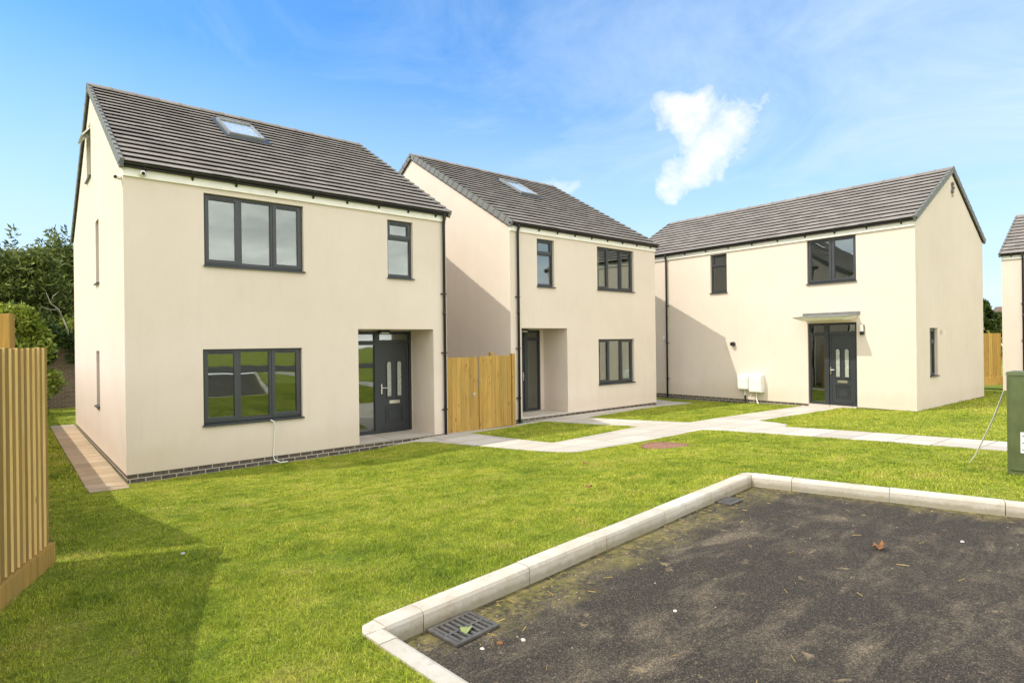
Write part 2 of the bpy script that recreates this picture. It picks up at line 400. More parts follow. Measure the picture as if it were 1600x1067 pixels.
def inside(poly, x, y):
    x = np.asarray(x); y = np.asarray(y); r = np.zeros(x.shape, bool)
    n = len(poly)
    for i in range(n):
        (x0, y0), (x1, y1) = poly[i], poly[(i+1) % n]
        if y0 == y1: continue
        c = ((y0 > y) != (y1 > y)) & (x < (x1-x0)*(y-y0)/(y1-y0)+x0)
        r ^= c
    return r

def ground():
    bm = bmesh.new()
    xs = np.concatenate([np.linspace(-400,-30,8), np.linspace(-24,-6,7), np.arange(-5,32,.5), np.linspace(34,60,8), np.linspace(80,400,8)])
    ys = np.concatenate([np.linspace(-400,-30,8), np.linspace(-24,-12,4), np.arange(-10,30,.5), np.linspace(32,60,8), np.linspace(80,400,8)])
    gx, gy = np.meshgrid(xs, ys, indexing='ij')
    vs = [[bm.verts.new((float(x), float(y), 0)) for y in ys] for x in xs]
    for i in range(len(xs)-1):
        for j in range(len(ys)-1):
            bm.faces.new((vs[i][j], vs[i+1][j], vs[i+1][j+1], vs[i][j+1]))
    for i in range(4):
        a, b = Vector((*BAYH[i], 0)), Vector((*BAYH[(i+1) % 4], 0))
        n = Vector((-(b-a).y, (b-a).x, 0)).normalized()
        bmesh.ops.bisect_plane(bm, geom=bm.verts[:]+bm.edges[:]+bm.faces[:], dist=1e-5, plane_co=a, plane_no=n)
    dead = []
    for f in bm.faces:
        c = f.calc_center_median()
        if inside(BAYH, np.array([c.x]), np.array([c.y]))[0]: dead.append(f)
    bmesh.ops.delete(bm, geom=dead, context='FACES')
    co = np.array([v.co[:2] for v in bm.verts]); z = gz(co[:, 0], co[:, 1])
    far = np.clip((np.hypot(co[:, 0]-10, co[:, 1]-5)-45)/60, 0, 1); z = z*(1-far)+(-.5)*far
    for v, q in zip(bm.verts, z): v.co.z = q
    me = bpy.data.meshes.new('lawn'); bm.to_mesh(me); bm.free()
    me.materials.append(M['lawn']); me.polygons.foreach_set('use_smooth', [True]*len(me.polygons))
    o = bpy.data.objects.new('lawn', me); COL.objects.link(o); tag(o, kind='structure')
    return o
ground()

def drape(name, poly, mat, lift, step=.35, thick=.05, flat=None):
    bm = bmesh.new()
    bm.faces.new([bm.verts.new((x, y, 0)) for x, y in poly]); bm.normal_update()
    bmesh.ops.triangulate(bm, faces=bm.faces[:])
    px = [p[0] for p in poly]; py = [p[1] for p in poly]
    for v in np.arange(min(px)+step, max(px), step):
        bmesh.ops.bisect_plane(bm, geom=bm.verts[:]+bm.edges[:]+bm.faces[:], dist=1e-5, plane_co=(v,0,0), plane_no=(1,0,0))
    for v in np.arange(min(py)+step, max(py), step):
        bmesh.ops.bisect_plane(bm, geom=bm.verts[:]+bm.edges[:]+bm.faces[:], dist=1e-5, plane_co=(0,v,0), plane_no=(0,1,0))
    co = np.array([v.co[:2] for v in bm.verts])
    z = gz(co[:, 0], co[:, 1])+lift if flat is None else np.full(len(co), flat)
    for v, q in zip(bm.verts, z): v.co.z = q
    bmesh.ops.recalc_face_normals(bm, faces=bm.faces)
    if bm.faces and sum(f.normal.z for f in bm.faces) < 0: bmesh.ops.reverse_faces(bm, faces=bm.faces)
    ex = bmesh.ops.extrude_face_region(bm, geom=bm.faces[:])
    for e in ex['geom']:
        if isinstance(e, bmesh.types.BMVert): e.co.z += 0
    low = [v for v in bm.verts if v not in set(e for e in ex['geom'] if isinstance(e, bmesh.types.BMVert))]
    for v in low: v.co.z -= thick
    bmesh.ops.recalc_face_normals(bm, faces=bm.faces)
    me = bpy.data.meshes.new(name); bm.to_mesh(me); bm.free(); me.materials.append(mat)
    o = bpy.data.objects.new(name, me); COL.objects.link(o); tag(o, kind='structure'); return o
drape('path', PATH, M['slab'], .012)
drape('side_path', SIDE, M['slabold'], .012)
# tarmac: gently uneven sheet
def tarmac():
    bm = bmesh.new()
    n = 64
    P = [Vector((*p, 0)) for p in BAY]
    g = [[bm.verts.new((P[0].lerp(P[1], i/n)).lerp(P[3].lerp(P[2], i/n), j/n)) for j in range(n+1)] for i in range(n+1)]
    for i in range(n):
        for j in range(n): bm.faces.new((g[i][j], g[i][j+1], g[i+1][j+1], g[i+1][j]))
    for v in bm.verts: v.co.z = .012*mnoise.noise(v.co*.9)
    bmesh.ops.recalc_face_normals(bm, faces=bm.faces)
    me = bpy.data.meshes.new('tarmac'); bm.to_mesh(me); bm.free(); me.materials.append(M['asphalt'])
    me.polygons.foreach_set('use_smooth', [True]*len(me.polygons))
    o = bpy.data.objects.new('tarmac', me); COL.objects.link(o); tag(o, kind='structure')
tarmac()
drape('road', [(2.7,-13.62),(11.1,-13.62),(45,-13.2),(45,-27),(-30,-27),(-30,-13.4)], M['road'], .03, step=2.5)

def kerb():
    mb = MB()
    def run(a, b, z0, z1, first=.915):
        a = Vector((*a, 0)); b = Vector((*b, 0)); d = (b-a); L = d.length; d.normalize(); n = Vector((-d.y, d.x, 0))   # n: lawn side
        s = 0; k = 0
        while s < L-.02:
            e = min(L, s+(first if k == 0 else .915))
            def pr(t, zz):
                p = a+d*t
                return [p+Vector((0,0,-.15)), p+Vector((0,0,zz-.028)), p+n*.010+Vector((0,0,zz-.008)), p+n*.03+Vector((0,0,zz)), p+n*.125+Vector((0,0,zz)), p+n*.125+Vector((0,0,-.15))]
            q = lambda t: z0+(z1-z0)*t/L
            j = random.uniform(-.004, .004)
            A = pr(s+.003, q(s)+j); B = pr(e-.003, q(e)+j)
            o = len(mb.v); mb.v += [tuple(v) for v in A+B]; m = 6
            mb.f.append(tuple(o+i for i in range(m))[::-1]); mb.f.append(tuple(o+m+i for i in range(m))); mb.m += [0, 0]
            for i in range(m):
                jn = (i+1) % m; mb.f.append((o+i, o+jn, o+m+jn, o+m+i)); mb.m.append(0)
            s = e; k += 1
    run(BAY[0], BAY[1], .125, .13, .26)
    run(BAY[1], BAY[2], .13, .125, .42)
    run(BAY[3], BAY[0], .112, .118, .8)
    # corner blocks
    for (x, y), zz in ((BAY[0], .118), (BAY[1], .128)):
        pass
    mb.poly([(BAY[1][0], BAY[1][1], .1), (BAY[1][0]+.125, BAY[1][1]+.03, .1), (BAY[1][0]+.115, BAY[1][1]+.13, .1), (BAY[1][0]-.01, BAY[1][1]+.125, .1)])
    x, y = BAY[1]
    mb.prism([(x+.0,y+.0),(x+.122,y+.027),(x+.10,y+.10),(x+.03,y+.135),(x-.011,y+.125)], 'z', -.1, .127)
    x, y = BAY[0]
    mb.prism([(x+.0,y+.0),(x-.011,y+.125),(x-.09,y+.10),(x-.125,y+.03),(x-.125,y-.003)], 'z', -.1, .118)
    tag(mb.build('kerb', M['kerb'], bevel=0), kind='structure')
kerb()

# ------------------------------------------------------------------ houses
OE, ZE, OV = .146, .225, .045
def bool_diff(o, cutter_mb_list):
    for mb in cutter_mb_list:
        c = mb.build('cutter', M['render'])
        md = o.modifiers.new('b', 'BOOLEAN'); md.operation = 'DIFFERENCE'; md.solver = 'EXACT'; md.object = c; md.use_self = True
        dg = bpy.context.evaluated_depsgraph_get(); dg.update()
        me = bpy.data.meshes.new_from_object(o.evaluated_get(dg))
        o.modifiers.clear(); old = o.data; o.data = me; bpy.data.meshes.remove(old)
        cm = c.data; bpy.data.objects.remove(c); bpy.data.meshes.remove(cm)

class Face:
    """maps wall-face coordinates (s along the wall seen from outside, q into the wall, h up) to house space"""
    def __init__(s, kind, w=0, d=0): s.k, s.w, s.d = kind, w, d
    def __call__(s, a, q, h):
        if s.k == 'front': return (a, q, h)
        if s.k == 'left': return (q, s.d-a, h)          # seen from outside, left end is the back corner
        if s.k == 'right': return (s.w-q, a, h)
def fbox(mb, F, a0, a1, q0, q1, h0, h1, mi=0):
    P = lambda a, q, h: F(a, q, h)
    mb.hexa([P(a0,q0,h0),P(a1,q0,h0),P(a1,q1,h0),P(a0,q1,h0),P(a0,q0,h1),P(a1,q0,h1),P(a1,q1,h1),P(a0,q1,h1)], mi)
def frame_ring(mb, F, a0, a1, h0, h1, q0, q1, t, mi=0):
    fbox(mb, F, a0, a0+t, q0, q1, h0, h1, mi); fbox(mb, F, a1-t, a1, q0, q1, h0, h1, mi)
    fbox(mb, F, a0+t, a1-t, q0, q1, h0, h0+t, mi); fbox(mb, F, a0+t, a1-t, q0, q1, h1-t, h1, mi)

def window(root, F, a0, a1, h0, h1, layout, q=.075, sill=True, open_top=False):
    """layout: list of (start, end, 'open'|'fixed', low, high) fractions"""
    fr = MB(); hb = h0+.045
    frame_ring(fr, F, a0, a1, hb, h1, q, q+.07, .048)
    W = a1-a0; Hh = h1-hb
    for fx, fy in layout.get('mull', []):
        if fx is not None: fbox(fr, F, a0+W*fx-.03, a0+W*fx+.03, q+.002, q+.068, hb+.048, h1-.048)
        if fy is not None: fbox(fr, F, a0+.048, a1-.048, q+.002, q+.068, hb+Hh*fy-.028, hb+Hh*fy+.028)
    wo = fr.build('window', M['grey'], root)
    for (x0, x1, y0, y1, op) in layout['lights']:
        A0 = a0+(.048 if x0 == 0 else W*x0+.03); A1 = a1-.048 if x1 == 1 else a0+W*x1-.03
        H0 = hb+(.048 if y0 == 0 else Hh*y0+.028); H1 = h1-.048 if y1 == 1 else hb+Hh*y1-.028
        if op:
            sb = MB()
            tilt = op == 'vent'
            if tilt:   # top-hung sash standing open
                hinge = H1+.02; L = H1-H0+.04; an = R(38)
                def G(a, qq, h):
                    k = hinge-h
                    return F(a, q-.012-math.sin(an)*k+math.cos(an)*(qq-q), hinge-math.cos(an)*k-math.sin(an)*(qq-q)*.0)
                frame_ring(sb, G, A0-.02, A1+.02, H0-.02, H1+.02, q-.012, q+.03, .055)
                so = sb.build('sash', M['white'], wo)
                pb = MB(); fbox(pb, G, A0+.035, A1-.035, q+.0, q+.014, H0+.035, H1-.035); pb.build('pane', M['glass'], wo)
            else:
                frame_ring(sb, F, A0-.018, A1+.018, H0-.018, H1+.018, q-.014, q+.05, .062)
                so = sb.build('sash', M['grey'], wo)
                pb = MB(); fbox(pb, F, A0+.044, A1-.044, q+.022, q+.04, H0+.044, H1-.044); pb.build('pane', M['glass'], wo)
                if (A1-A0) > .3 and H1-H0 > .25 and h1 == H1+.048:
                    vb = MB(); fbox(vb, F, A0+.06, A1-.06, q-.026, q-.014, H1-.022, H1+.002); vb.build('trickle_vent', M['black'], wo)
        else:
            gb = MB(); frame_ring(gb, F, A0, A1, H0, H1, q+.02, q+.05, .014)
            gb.build('glazing_bead', M['grey'], wo)
            pb = MB(); fbox(pb, F, A0+.014, A1-.014, q+.028, q+.046, H0+.014, H1-.014); pb.build('pane', M['glass'], wo)
    if sill:
        sb = MB()
        P = lambda a, qq, h: F(a, qq, h)
        sb.hexa([P(a0-.02,-.045,h0-.005),P(a1+.02,-.045,h0-.005),P(a1-.001,q+.08,h0-.001),P(a0+.001,q+.08,h0-.001),
                 P(a0-.02,-.045,h0+.022),P(a1+.02,-.045,h0+.022),P(a1-.001,q+.08,h0+.044),P(a0+.001,q+.08,h0+.044)])
        sb.build('sill', M['grey'], wo)
    return wo
TRIPLE = dict(mull=[(.345,None),(.675,None)], lights=[(0,.345,0,1,True),(.345,.675,0,1,False),(.675,1,0,1,True)])
TRIPLE_M = dict(mull=[(.325,None),(.655,None)], lights=[(0,.325,0,1,True),(.325,.655,0,1,False),(.655,1,0,1,True)])
PAIR = dict(mull=[(.5,None)], lights=[(0,.5,0,1,True),(.5,1,0,1,True)])
SMALL = dict(mull=[(None,.69)], lights=[(0,1,.69,1,True),(0,1,0,.69,False)])
ATTIC = dict(mull=[(None,.66)], lights=[(0,1,.66,1,'vent'),(0,1,0,.66,False)])

def door_unit(root, F, a0, a1, h0, h1, q, flip=False):
    """framed entrance: sidelight, transom light and panelled door leaf"""
    def S(a): return a0+a1-a if flip else a
    def fb(mb, x0, x1, q0, q1, z0, z1, mi=0):
        u, v = sorted((S(x0), S(x1))); fbox(mb, F, u, v, q0, q1, z0, z1, mi)
    W = a1-a0; sl = a0+W*.335; sr = sl+.125; tr = h0+2.06
    fr = MB()
    fb(fr, a0, a0+.055, q, q+.08, h0, h1); fb(fr, a1-.06, a1, q, q+.08, h0, h1); fb(fr, sl, sr, q-.004, q+.078, h0, h1)
    fb(fr, a0+.055, sl, q, q+.08, h1-.055, h1); fb(fr, sr, a1-.06, q, q+.08, h1-.055, h1)
    fb(fr, a0+.055, sl, q+.001, q+.08, h0, h0+.06); fb(fr, a0+.055, sl, q+.001, q+.08, tr-.02, tr+.045)
    fb(fr, sr, a1-.06, q+.001, q+.08, tr-.005, tr+.06); fb(fr, sr, a1-.06, q+.0, q+.09, h0, h0+.028)
    fo = fr.build('door', M['doorgrey'], root)
    for (x0, x1, z0, z1) in ((a0+.055, sl, h0+.06, tr-.02), (a0+.055, sl, tr+.045, h1-.055), (sr, a1-.06, tr+.06, h1-.055)):
        bd = MB(); 
        for args in ((x0, x0+.016, z0, z1), (x1-.016, x1, z0, z1)): fb(bd, args[0], args[1], q+.02, q+.05, args[2], args[3])
        fb(bd, x0+.016, x1-.016, q+.02, q+.05, z0, z0+.016); fb(bd, x0+.016, x1-.016, q+.02, q+.05, z1-.016, z1)
        bd.build('glazing_bead', M['doorgrey'], fo)
        pb = MB(); fb(pb, x0+.016, x1-.016, q+.03, q+.048, z0+.016, z1-.016); pb.build('pane', M['glass'], fo)
    # leaf
    x0, x1, z0, z1 = sr+.012, a1-.072, h0+.032, tr-.012
    lf = MB(); fb(lf, x0, x1, q+.030, q+.075, z0, z1)
    # rails and raised mouldings
    for args in ((x0, x0+.055, z0, z1), (x1-.055, x1, z0, z1)): fb(lf, args[0], args[1], q+.018, q+.030, args[2], args[3])
    fb(lf, x0+.055, x1-.055, q+.018, q+.030, z1-.06, z1); fb(lf, x0+.055, x1-.055, q+.018, q+.030, z0, z0+.09)
    fb(lf, x0+.05, x1-.05, q+.004, q+.018, z0+.055, z0+.085)      # weather bar
    lw = x1-x0; cx_ = (x0+x1)/2
    def arch(xc, hw, zb, zt, r, qo, mb, mi=0, ring=.02):
        """moulding ring round an arched light"""
        def outline(g):
            pts = [(xc-hw-g, zb-g), (xc+hw+g, zb-g)]
            for k in range(9):
                th = math.pi*k/8; pts.append((xc+(hw+g)*math.cos(th), zt+(hw+g)*math.sin(th)))
            return pts
        a, b = outline(0), outline(ring); n = len(a)
        for i in range(n):
            j = (i+1) % n
            P = [a[i], a[j], b[j], b[i]]
            mb.hexa([F(S(p[0]), q+.030, p[1]) for p in P]+[F(S(p[0]), q+qo, p[1]) for p in P], mi)
    # lower panel mouldings
    pz0, pz1 = z0+.19, z0+.52
    for g, qo in ((0, .012), (.055, .016)):
        X0, X1, Z0, Z1 = x0+.15+g, x1-.15-g, pz0+g, pz1-g
        for args in ((X0, X0+.02, Z0, Z1), (X1-.02, X1, Z0, Z1)): fb(lf, args[0], args[1], q+qo, q+.0301, args[2], args[3])
        fb(lf, X0+.02, X1-.02, q+qo, q+.0301, Z0, Z0+.02); fb(lf, X0+.02, X1-.02, q+qo, q+.0301, Z1-.02, Z1)
    fb(lf, x0+.13, x1-.13, q+.010, q+.0302, pz1+.03, pz1+.05)
    for sx in (-1, 1):
        xc = cx_+sx*lw*.175
        arch(xc, .055, z0+.80, z0+1.55, .05, .010, lf)
        fb(lf, xc-.085, xc+.085, q+.006, q+.0295, z0+.755, z0+.78)
    lo = lf.build('door_leaf', M['doorgrey'], fo)
    for sx in (-1, 1):
        xc = cx_+sx*lw*.175; gl = MB()
        pts = [(xc-.054, z0+.801), (xc+.054, z0+.801)]+[(xc+.054*math.cos(math.pi*k/8), z0+1.55+.054*math.sin(math.pi*k/8)) for k in range(9)]
        o = len(gl.v); n = len(pts)
        gl.v += [F(S(p[0]), q+.024, p[1]) for p in pts]+[F(S(p[0]), q+.0298, p[1]) for p in pts]
        gl.f.append(tuple(o+i for i in range(n))); gl.m.append(0)
        for i in range(n):
            j = (i+1) % n; gl.f.append((o+i, o+j, o+n+j, o+n+i)); gl.m.append(0)
        gl.build('arched_pane', M['obscure'], fo)
    hd = MB(); fb(hd, x0+.022, x0+.050, q-.004, q+.018, z0+.86, z0+1.09); 
    hd.tube([F(S(x0+.036), q-.004, z0+1.0), F(S(x0+.036), q-.04, z0+1.0), F(S(x0+.06), q-.048, z0+1.0), F(S(x0+.15), q-.048, z0+1.0)], .010, 8)
    hd.build('handle', M['steel'], fo)
    lb = MB(); fb(lb, cx_-.135, cx_+.135, q+.016, q+.0299, z0+.625, z0+.70); fb(lb, cx_-.115, cx_+.115, q+.010, q+.016, z0+.642, z0+.683)
    lb.build('letterbox', M['steel'], fo)
    return fo

def roof(root, w, d, H, hr, n, skylight=None):
    m = (hr-(H+ZE))/(d/2+OE); th = math.atan(m); cs, sn = math.cos(th), math.sin(th)
    Ls = (d/2+OE)/cs; g = Ls/n
    base = MB()
    off = .080/cs; u2 = .17/cs
    zt = lambda y: H+ZE+(y+OE)*m
    prof = [(-OE+.03, zt(-OE+.03)-off), (d/2, zt(d/2)-off), (d+OE-.03, zt(-OE+.03)-off), (d+OE-.03, zt(-OE+.03)-off-.015), (d+.0, zt(-OE+.03)-off-.015), (d-.05, zt(.05)-u2), (d/2, zt(d/2)-u2), (.05, zt(.05)-u2), (.0, zt(-OE+.03)-off-.015), (-OE+.03, zt(-OE+.03)-off-.015)]
    base.prism(prof[::-1], 'x', -OV+.012, w+OV-.012)
    ro = base.build('roof', M['underlay'], root)
    x0, x1 = -OV, w+OV
    # hole for skylight in slope coordinates
    for side in (0, 1):
        def P(x, a, nn):
            y = -OE+a*cs-nn*sn; z = H+ZE+a*sn+nn*cs
            return (x, y, z) if side == 0 else (x, d-y, z)
        tb = MB(); tw = .33
        for i in range(n):
            a0 = i*g-(.012 if i == 0 else 0); a1 = min((i+1)*g+.05, Ls-.01)
            x = x0+.035-(tw*.5 if i % 2 else 0)
            while x < x1-.035:
                l = max(x, x0+.035)+.0015; r = min(x+tw, x1-.035)-.0015; x += tw
                if r-l < .02: continue
                j = random.uniform(-.0025, .0025)
                lo = .012+j; up = -.035
                tb.hexa([P(l,a0,lo-.012),P(r,a0,lo-.012),P(r,a1,up-.014),P(l,a1,up-.014),P(l,a0,lo),P(r,a0,lo),P(r,a1,up),P(l,a1,up)])
        tb.build('tile_slope', M['tile'], ro)
        for e, (va, vb) in enumerate(((x0-.016, x0+.042), (x1-.042, x1+.016))):
            vb_ = MB()
            for i in range(n):
                a0 = i*g-.028; a1 = (i+1)*g-.006
                if i == n-1: a1 = Ls-.02
                vb_.hexa([P(va,a0,-.135),P(vb,a0,-.135),P(vb,a1,-.150),P(va,a1,-.150),P(va,a0,.034),P(vb,a0,.034),P(vb,a1,.004),P(va,a1,.004)])
            vb_.build('verge_caps', M['verge'], ro)
    rb = MB(); y = d/2; z = hr
    nx = max(3, round((x1-x0+.04)/.45)); L = (x1-x0+.04)/nx
    for k in range(nx):
        a = x0-.02+k*L; b = a+L-.004; rs = .012 if k % 1 == 0 else 0
        pr = [(y-.135, z-.085), (y-.12, z-.06), (y-.055, z-.008), (y, z+.006), (y+.055, z-.008), (y+.12, z-.06), (y+.135, z-.085)]
        inn = [(p, q-.022) for p, q in pr[::-1]]
        rb.prism(pr+inn, 'x', a, b)
        pr2 = [(p+(.006 if p > y else -.006 if p < y else 0), q+.009) for p, q in pr]
        rb.prism(pr2+[(p, q-.006) for p, q in pr[::-1]], 'x', b-.05, b+.003)
    rb.build('ridge_tiles', M['tile'], ro)
    if skylight:
        (sx0, sx1, sy0, sy1) = skylight
        def P(x, y, nn):
            a = (y+OE)/cs; return (x, -OE+a*cs-nn*sn, H+ZE+a*sn+nn*cs)
        fr = MB()
        def sb(mb, xa, xb, ya, yb, n0, n1):
            mb.hexa([P(xa,ya,n0),P(xb,ya,n0),P(xb,yb,n0),P(xa,yb,n0),P(xa,ya,n1),P(xb,ya,n1),P(xb,yb,n1),P(xa,yb,n1)])
        t = .045
        sb(fr, sx0, sx0+t, sy0, sy1, -.05, .075); sb(fr, sx1-t, sx1, sy0, sy1, -.05, .075)
        sb(fr, sx0+t, sx1-t, sy0, sy0+t, -.05, .072); sb(fr, sx0+t, sx1-t, sy1-t*1.5, sy1, -.05, .085)
        so = fr.build('skylight', M['alu'], root)
        fl = MB(); sb(fl, sx0-.10, sx0-.002, sy0-.12, sy1+.06, -.01, .018); sb(fl, sx1+.002, sx1+.10, sy0-.12, sy1+.06, -.01, .018)
        sb(fl, sx0-.002, sx1+.002, sy0-.16, sy0-.002, -.01, .020); sb(fl, sx0-.002, sx1+.002, sy1+.002, sy1+.06, -.01, .018)
        fl.build('flashing', M['grey'], so)
        gp = MB(); sb(gp, sx0+t, sx1-t, sy0+t, sy1-t*1.5, .048, .056); gp.build('pane', M['skyglass'], so)
        bl = MB(); sb(bl, sx0+t, sx1-t, sy0+t, sy1-t*1.5, .020, .030); bl.build('reflected_sky', M['reflected_sky'], so)  # white sheet under the glass imitates reflected sky
    return m

def rainwater(root, w, H, pipe_s, pipe_bottom, brackets, clips=(.55, 1.85, 3.2), clip_side=-1):
    fb = MB(); fb.box(0.0, w, -.042, -.001, H, H+.21); fb.build('fascia', M['fascia'], root)
    gb = MB(); yc, zc, r = -.094, H+.205, .043
    outer = [(yc+r*math.cos(a), zc+r*math.sin(a)) for a in [math.pi+math.pi*k/10 for k in range(11)]]
    inner = [(yc+(r-.006)*math.cos(a), zc+(r-.006)*math.sin(a)) for a in [2*math.pi-math.pi*k/10 for k in range(11)]]
    gb.prism(outer+inner, 'x', -.06, w+.075)
    for a, b in ((-.068, -.06), (w+.075, w+.083)): gb.prism([(y, z) for y, z in outer], 'x', a, b)
    go = gb.build('gutter', M['black'], root)
    for k in range(brackets):
        s = .3+(w-.6)*k/(brackets-1); bb = MB()
        bb.prism([(-.043, H+.075), (-.043, H+.17), (-.14, H+.215), (-.145, H+.19), (-.11, H+.148), (-.062, H+.085)], 'x', s-.016, s+.016)
        bb.build('gutter_bracket', M['black'], go)
    if pipe_s is not None:
        pb = MB(); pb.tube([(pipe_s,-.098,H+.16),(pipe_s,-.098,H+.08),(pipe_s,-.058,H-.02),(pipe_s,-.052,pipe_bottom)], .034, 10)
        pb.tube([(pipe_s,-.098,H+.17),(pipe_s,-.098,H+.11)], .042, 10)
        for zz in (H*.56,): pb.tube([(pipe_s,-.052,zz),(pipe_s,-.052,zz+.09)], .039, 10)
        po = pb.build('downpipe', M['black'], root, smooth=True)
        for z in clips:
            cb = MB(); cb.box(pipe_s-.075, pipe_s+.075, -.045, -.002, z, z+.022); cb.tube([(pipe_s,-.052,z-.005),(pipe_s,-.052,z+.028)], .041, 10)
            cb.build('pipe_clip', M['black'], po)

def shell(root, w, d, H, hr, openings, porch=None, door=None, bottom=0.):
    m = (hr-(H+ZE))/(d/2+OE); u = .175/math.cos(math.atan(m))
    ze0 = H+ZE+OE*m-u; zr = H+ZE+(d/2+OE)*m-u
    mb = MB(); mb.prism([(0,bottom),(d,bottom),(d,ze0),(d/2,zr),(0,ze0)], 'x', 0, w)
    o = mb.build('wall', M['render'])
    t = .28
    inner = MB(); inner.prism([(t,.02),(d-t,.02),(d-t,ze0-.25),(d/2,zr-.32),(t,ze0-.25)], 'x', t, w-t)
    io = inner.build('inner', M['render'])
    if porch:
        s0, s1, dp, ht = porch
        c = MB(); c.box(s0-.12, s1+.12, -.5, dp+.12, -.5, ht+.15); bool_diff(io, [c])
    tmp = MB(); me = io.data
    tmp.v = [tuple(v.co) for v in me.vertices]; tmp.f = [tuple(p.vertices) for p in me.polygons]; tmp.m = [0]*len(tmp.f)
    bpy.data.objects.remove(io)
    cuts = [tmp]
    c = MB()
    for F, a0, a1, h0, h1 in openings: fbox(c, F, a0, a1, -.4, .6, h0, h1)
    cuts.append(c)
    if porch:
        s0, s1, dp, ht = porch
        c2 = MB(); c2.box(s0, s1, -.5, dp, -.6, ht); cuts.append(c2)
    if door:
        c3 = MB(); c3.box(*door); cuts.append(c3)
    bool_diff(o, cuts)
    o.parent = root
    return o

def plinth(root, w, d, depth, gaps=()):
    """brick course under the render, left open at the porch"""
    mb = MB(); i = .014
    xs = [i]; 
    for a, b in gaps: xs += [a, b]
    xs.append(w-i)
    for a, b in zip(xs[::2], xs[1::2]): mb.box(a, b, i, .25, -depth, -.002)
    mb.box(i, .25, .25, d-i, -depth, -.002); mb.box(w-.25, w-i, .25, d-i, -depth, -.002); mb.box(.25, w-.25, d-.25, d-i, -depth, -.002)
    return mb.build('plinth', M['plinth'], root)

def interior(root, w, d, H, porch=None):
    mb = MB(); t = .281
    mb.box(t, w-t, t+(0 if not porch else porch[2]+.2), d-t, .02, .06)
    mb.box(t, w-t, t+.02, d-t, 2.46, 2.72); mb.box(t, w-t, t+.02, d-t, 4.93, 5.0)
    mb.box(t, w-t, 4.2, 4.3, .06, 2.46); mb.box(t, w-t, 4.0, 4.1, 2.72, 4.93)
    mb.box(w*.56, w*.56+.1, t+(1.2 if porch else .02), 4.1, .06, 2.46); mb.box(w*.6, w*.6+.1, t+.02, 3.98, 2.72, 4.93)
    mb.build('interior', M['inside'], root)

def wall_disc(root, F, a, h, r, name, mat, q=.03):
    mb = MB(); mb.tube([F(a, .0, h), F(a, -q, h)], [r, r*.9], 14); return mb.build(name, mat, root)

# --- house 1 (nearest, left)
Z1 = -.3985
h1 = empty('house', (1.501, 11.436, Z1), 0, 'large cream house nearest on the left, with small cameras on its white fascia', 'house', 'cream rendered houses with grey tiled roofs')
w, d, H, hr = 6.295, 8.90, 4.865, 7.868
F = Face('front', w, d); FL = Face('left', w, d)
ops = [(F,1.195,2.966,3.48,4.775),(F,4.793,5.417,3.487,4.755),(F,1.154,2.91,.67,2.025),
       (FL,d-5.35,d-4.50,5.85,7.05),(FL,d-3.80,d-3.26,3.39,4.72),(FL,d-3.92,d-3.38,.84,2.01)]
shell(h1, w, d, H, hr, ops, porch=(4.087,5.93,.95,2.397), door=(4.45,5.90,.9,1.6,.03,2.37))
plinth(h1, w, d, .35, [(4.087,5.93)])
interior(h1, w, d, H, (0,0,.95))
roof(h1, w, d, H, hr, 20, (2.33,3.11,2.57,3.62))
rainwater(h1, w, H, 6.205, -.06, 9)
window(h1, F, 1.195,2.966,3.48,4.775, TRIPLE); window(h1, F, 4.793,5.417,3.487,4.755, SMALL); window(h1, F, 1.154,2.91,.67,2.025, TRIPLE)
window(h1, FL, d-5.35,d-4.50,5.85,7.05, ATTIC); window(h1, FL, d-3.80,d-3.26,3.39,4.72, SMALL); window(h1, FL, d-3.92,d-3.38,.84,2.01, SMALL)
door_unit(h1, F, 4.45, 5.90, .035, 2.37, .93)
def porch_bits(root, s0, s1, dp, ht, lamp_s, step_depth):
    mb = MB(); mb.box(s0+.002, s1-.002, .004, dp+.1, -.012, .03); mb.build('porch_floor', M['slab'], root)
    mb = MB(); mb.box(s0+.002, s1-.002, .016, .22, -step_depth, -.014); mb.build('step_riser', M['plinth'], root)
    lm = MB(); lm.box(lamp_s-.12, lamp_s+.12, dp-.16, dp-.04, ht-.055, ht-.002); lo = lm.build('porch_light', M['black'], root)
    lm = MB(); lm.box(lamp_s-.09, lamp_s+.09, dp-.15, dp-.05, ht-.085, ht-.056); lm.build('lamp_cover', M['white'], lo)
porch_bits(h1, 4.087, 5.93, .95, 2.397, 5.15, .35)
def fascia_camera(root, x, z):
    b = MB(); b.tube([(x,-.043,z),(x,-.075,z)], .05, 16); b.tube([(x,-.075,z),(x,-.105,z),(x,-.125,z-.008)], [.046,.046,.036], 16)
    bo = b.build('security_camera', M['white'], root, smooth=True)
    l = MB(); l.tube([(x,-.124,z-.008),(x,-.134,z-.01)], [.028,.024], 14); l.build('camera_lens', M['lens'], bo)
fascia_camera(h1, .27, H+.065)
b = MB(); b.tube([(-.002,.12,H-.01),(-.05,.12,H-.015)], .035, 12); b.tube([(-.05,.12,H-.015),(-.09,.02,H-.03),(-.11,-.06,H-.045)], [.03,.034,.032], 12)
bo = b.build('security_camera', M['white'], h1, smooth=True)
l = MB(); l.tube([(-.11,-.06,H-.045),(-.114,-.075,H-.049)], [.026,.022], 12); l.build('camera_lens', M['lens'], bo)

